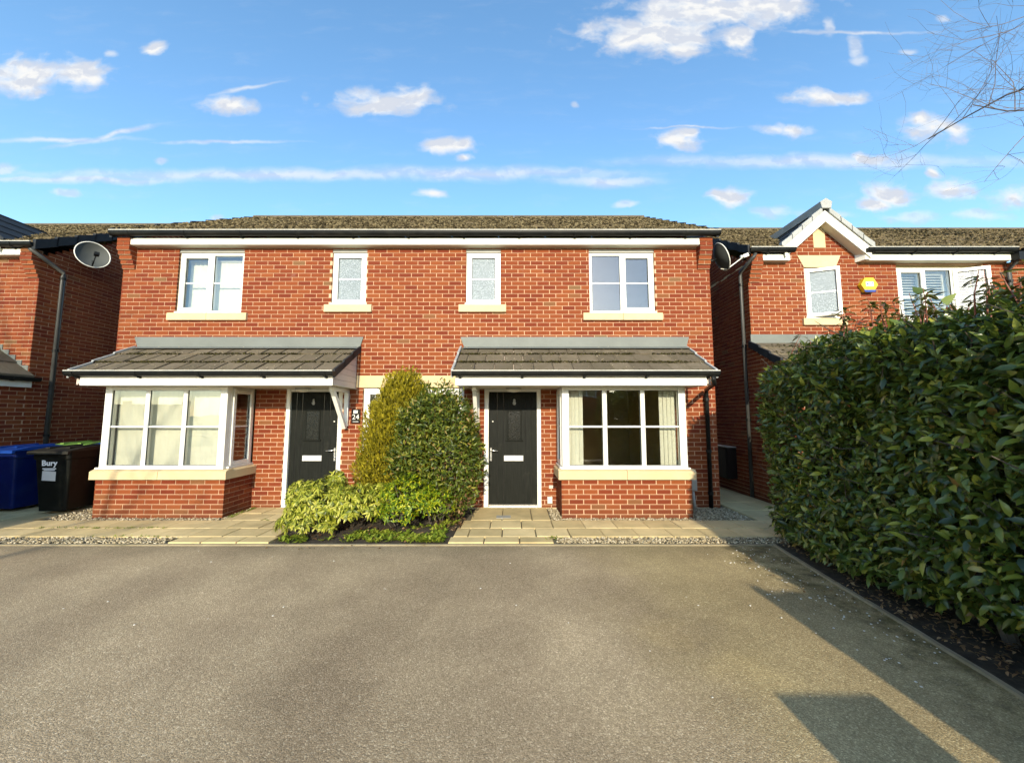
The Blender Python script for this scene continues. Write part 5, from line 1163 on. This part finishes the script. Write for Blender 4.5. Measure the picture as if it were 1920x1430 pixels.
# behind the viewer: casters added for shadows on the drive, and the street seen in the glass
gp = thing('shadow_pier', (1.85, -7.65, 0), 'unseen brick pier added behind the viewer to cast a square shadow on the drive', 'shadow pier')  # unseen pier, added as caster of the square shadow
pb = Brickwork(); a, b, y0, y1 = 1.60, 2.08, -7.9, -7.4
pb.wall(gp, 'wall', (a, y0, 0), 0, b - a, 0, 1.05, vis=False); pb.wall(gp, 'wall', (b, y0, 0), R(90), y1 - y0, 0, 1.05, vis=False); pb.wall(gp, 'wall', (a, y1, 0), R(-90), y1 - y0, 0, 1.05, vis=False); pb.wall(gp, 'wall', (b, y1, 0), R(180), b - a, 0, 1.05, vis=False)
pb.finish(gp, lambda c: False); MB().add([(a - .04, y0 - .04, 1.05), (b + .04, y0 - .04, 1.05), (b + .04, y1 + .04, 1.05), (a - .04, y1 + .04, 1.05), (a - .04, y0 - .04, 1.10), (b + .04, y0 - .04, 1.10), (b + .04, y1 + .04, 1.10), (a - .04, y1 + .04, 1.10), ((a + b) / 2, (y0 + y1) / 2, 1.17)], [(0, 3, 2, 1), (0, 1, 5, 4), (1, 2, 6, 5), (2, 3, 7, 6), (3, 0, 4, 7), (4, 5, 8), (5, 6, 8), (6, 7, 8), (7, 4, 8)]).build('cap', M.stone, gp)
fp = thing('shadow_fence', (3.3, -8.1, 0), 'unseen timber fence panel added behind the viewer to shadow the drive', 'fence')  # unseen panel, added to cast the larger shadow beside the hedge
bm = MB().box(0, .145, 0, .018, .05, 1.83).mesh('board', M.fence)
for i in range(14):
    o = link('board', bm, fp); o.matrix_parent_inverse = Matrix.Translation(-fp.location); o.location = (2.39 + .14 * i, -8.1 + (.012 if i % 2 else 0), 0)
for xx in (2.31, 4.33): MB().box(xx, xx + .09, -8.14, -8.05, 0, 1.86).build('post', M.fence, fp)
for z in (.4, 1.5): MB().box(2.3, 4.28, -8.07, -8.03, z, z + .08).build('rail', M.fence, fp)
fl_ = thing('shadow_fence', (-8.3, -2.9, 0), 'unseen timber fence panel added outside the left edge to shade the wheelie bins', 'fence')  # out of view, added to put the bins in shade
for i in range(18):
    o = link('board', bm, fl_); o.matrix_parent_inverse = Matrix.Translation(-fl_.location); o.location = (-9.65 + .14 * i, -2.9 + (.012 if i % 2 else 0), 0)
for xx in (-9.74, -8.4, -7.12): MB().box(xx, xx + .09, -2.94, -2.85, 0, 1.9).build('post', M.fence, fl_)
for z in (.4, 1.5): MB().box(-9.65, -7.1, -2.87, -2.83, z, z + .08).build('rail', M.fence, fl_)
OH = thing('brick_house', (4, -34, 0), 'brick house across the street behind the viewer', 'house')
ob = Brickwork(); ob.wall(OH, 'wall', (9, -30, 0), R(180), 11, 0, 5.0, [(1.2, 2.8, 3.4, 4.5), (7.8, 9.4, 3.4, 4.5), (1.0, 3.2, .8, 2.1), (7.6, 9.8, .8, 2.1), (5, 5.95, 0, 2.1)], vis=False); ob.finish(OH, lambda c: False)
MB().box(-2, 9, -37, -30.2, 0, 5.0).build('body', M.interior, OH)
roof_slope('roof', OH, -2.3, 9.3, -29.6, 5.0, -33.5, 7.4, 12, M.rooftile, tw=.6); roof_slope('rear_roof', OH, -2.3, 9.3, -37.4, 5.0, -33.5, 7.4, 8, M.rooftile, tw=1.2)
for (a, b, c, d_) in ((1.2, 2.8, 3.4, 4.5), (7.8, 9.4, 3.4, 4.5), (1.0, 3.2, .8, 2.1), (7.6, 9.8, .8, 2.1)):
    window(OH, Matrix.Translation((9 - a, -30.05, c)) @ Matrix.Rotation(R(180), 4, 'Z'), b - a, d_ - c, [(.06, (b - a) / 2 - .03, .06), ((b - a) / 2 + .03, b - a - .06)], bar=False)
MB().box(3.05, 4.0, -30.15, -30.1, 0, 2.1).build('door', M.door, OH)
shrub('evergreen_tree', 'dark evergreen tree across the street behind the viewer', 'tree', (-6.5, -29, 2.6), (3.2, 2.2, 2.8), 5000, (.18, .34), M.laurel, stems=6, zmin=.2)
shrub('evergreen_tree', 'broad evergreen tree across the street left of the opposite house', 'tree', (-12.5, -30, 3.0), (3.4, 2.4, 3.2), 5000, (.18, .34), M.laurel, stems=6, zmin=.2)
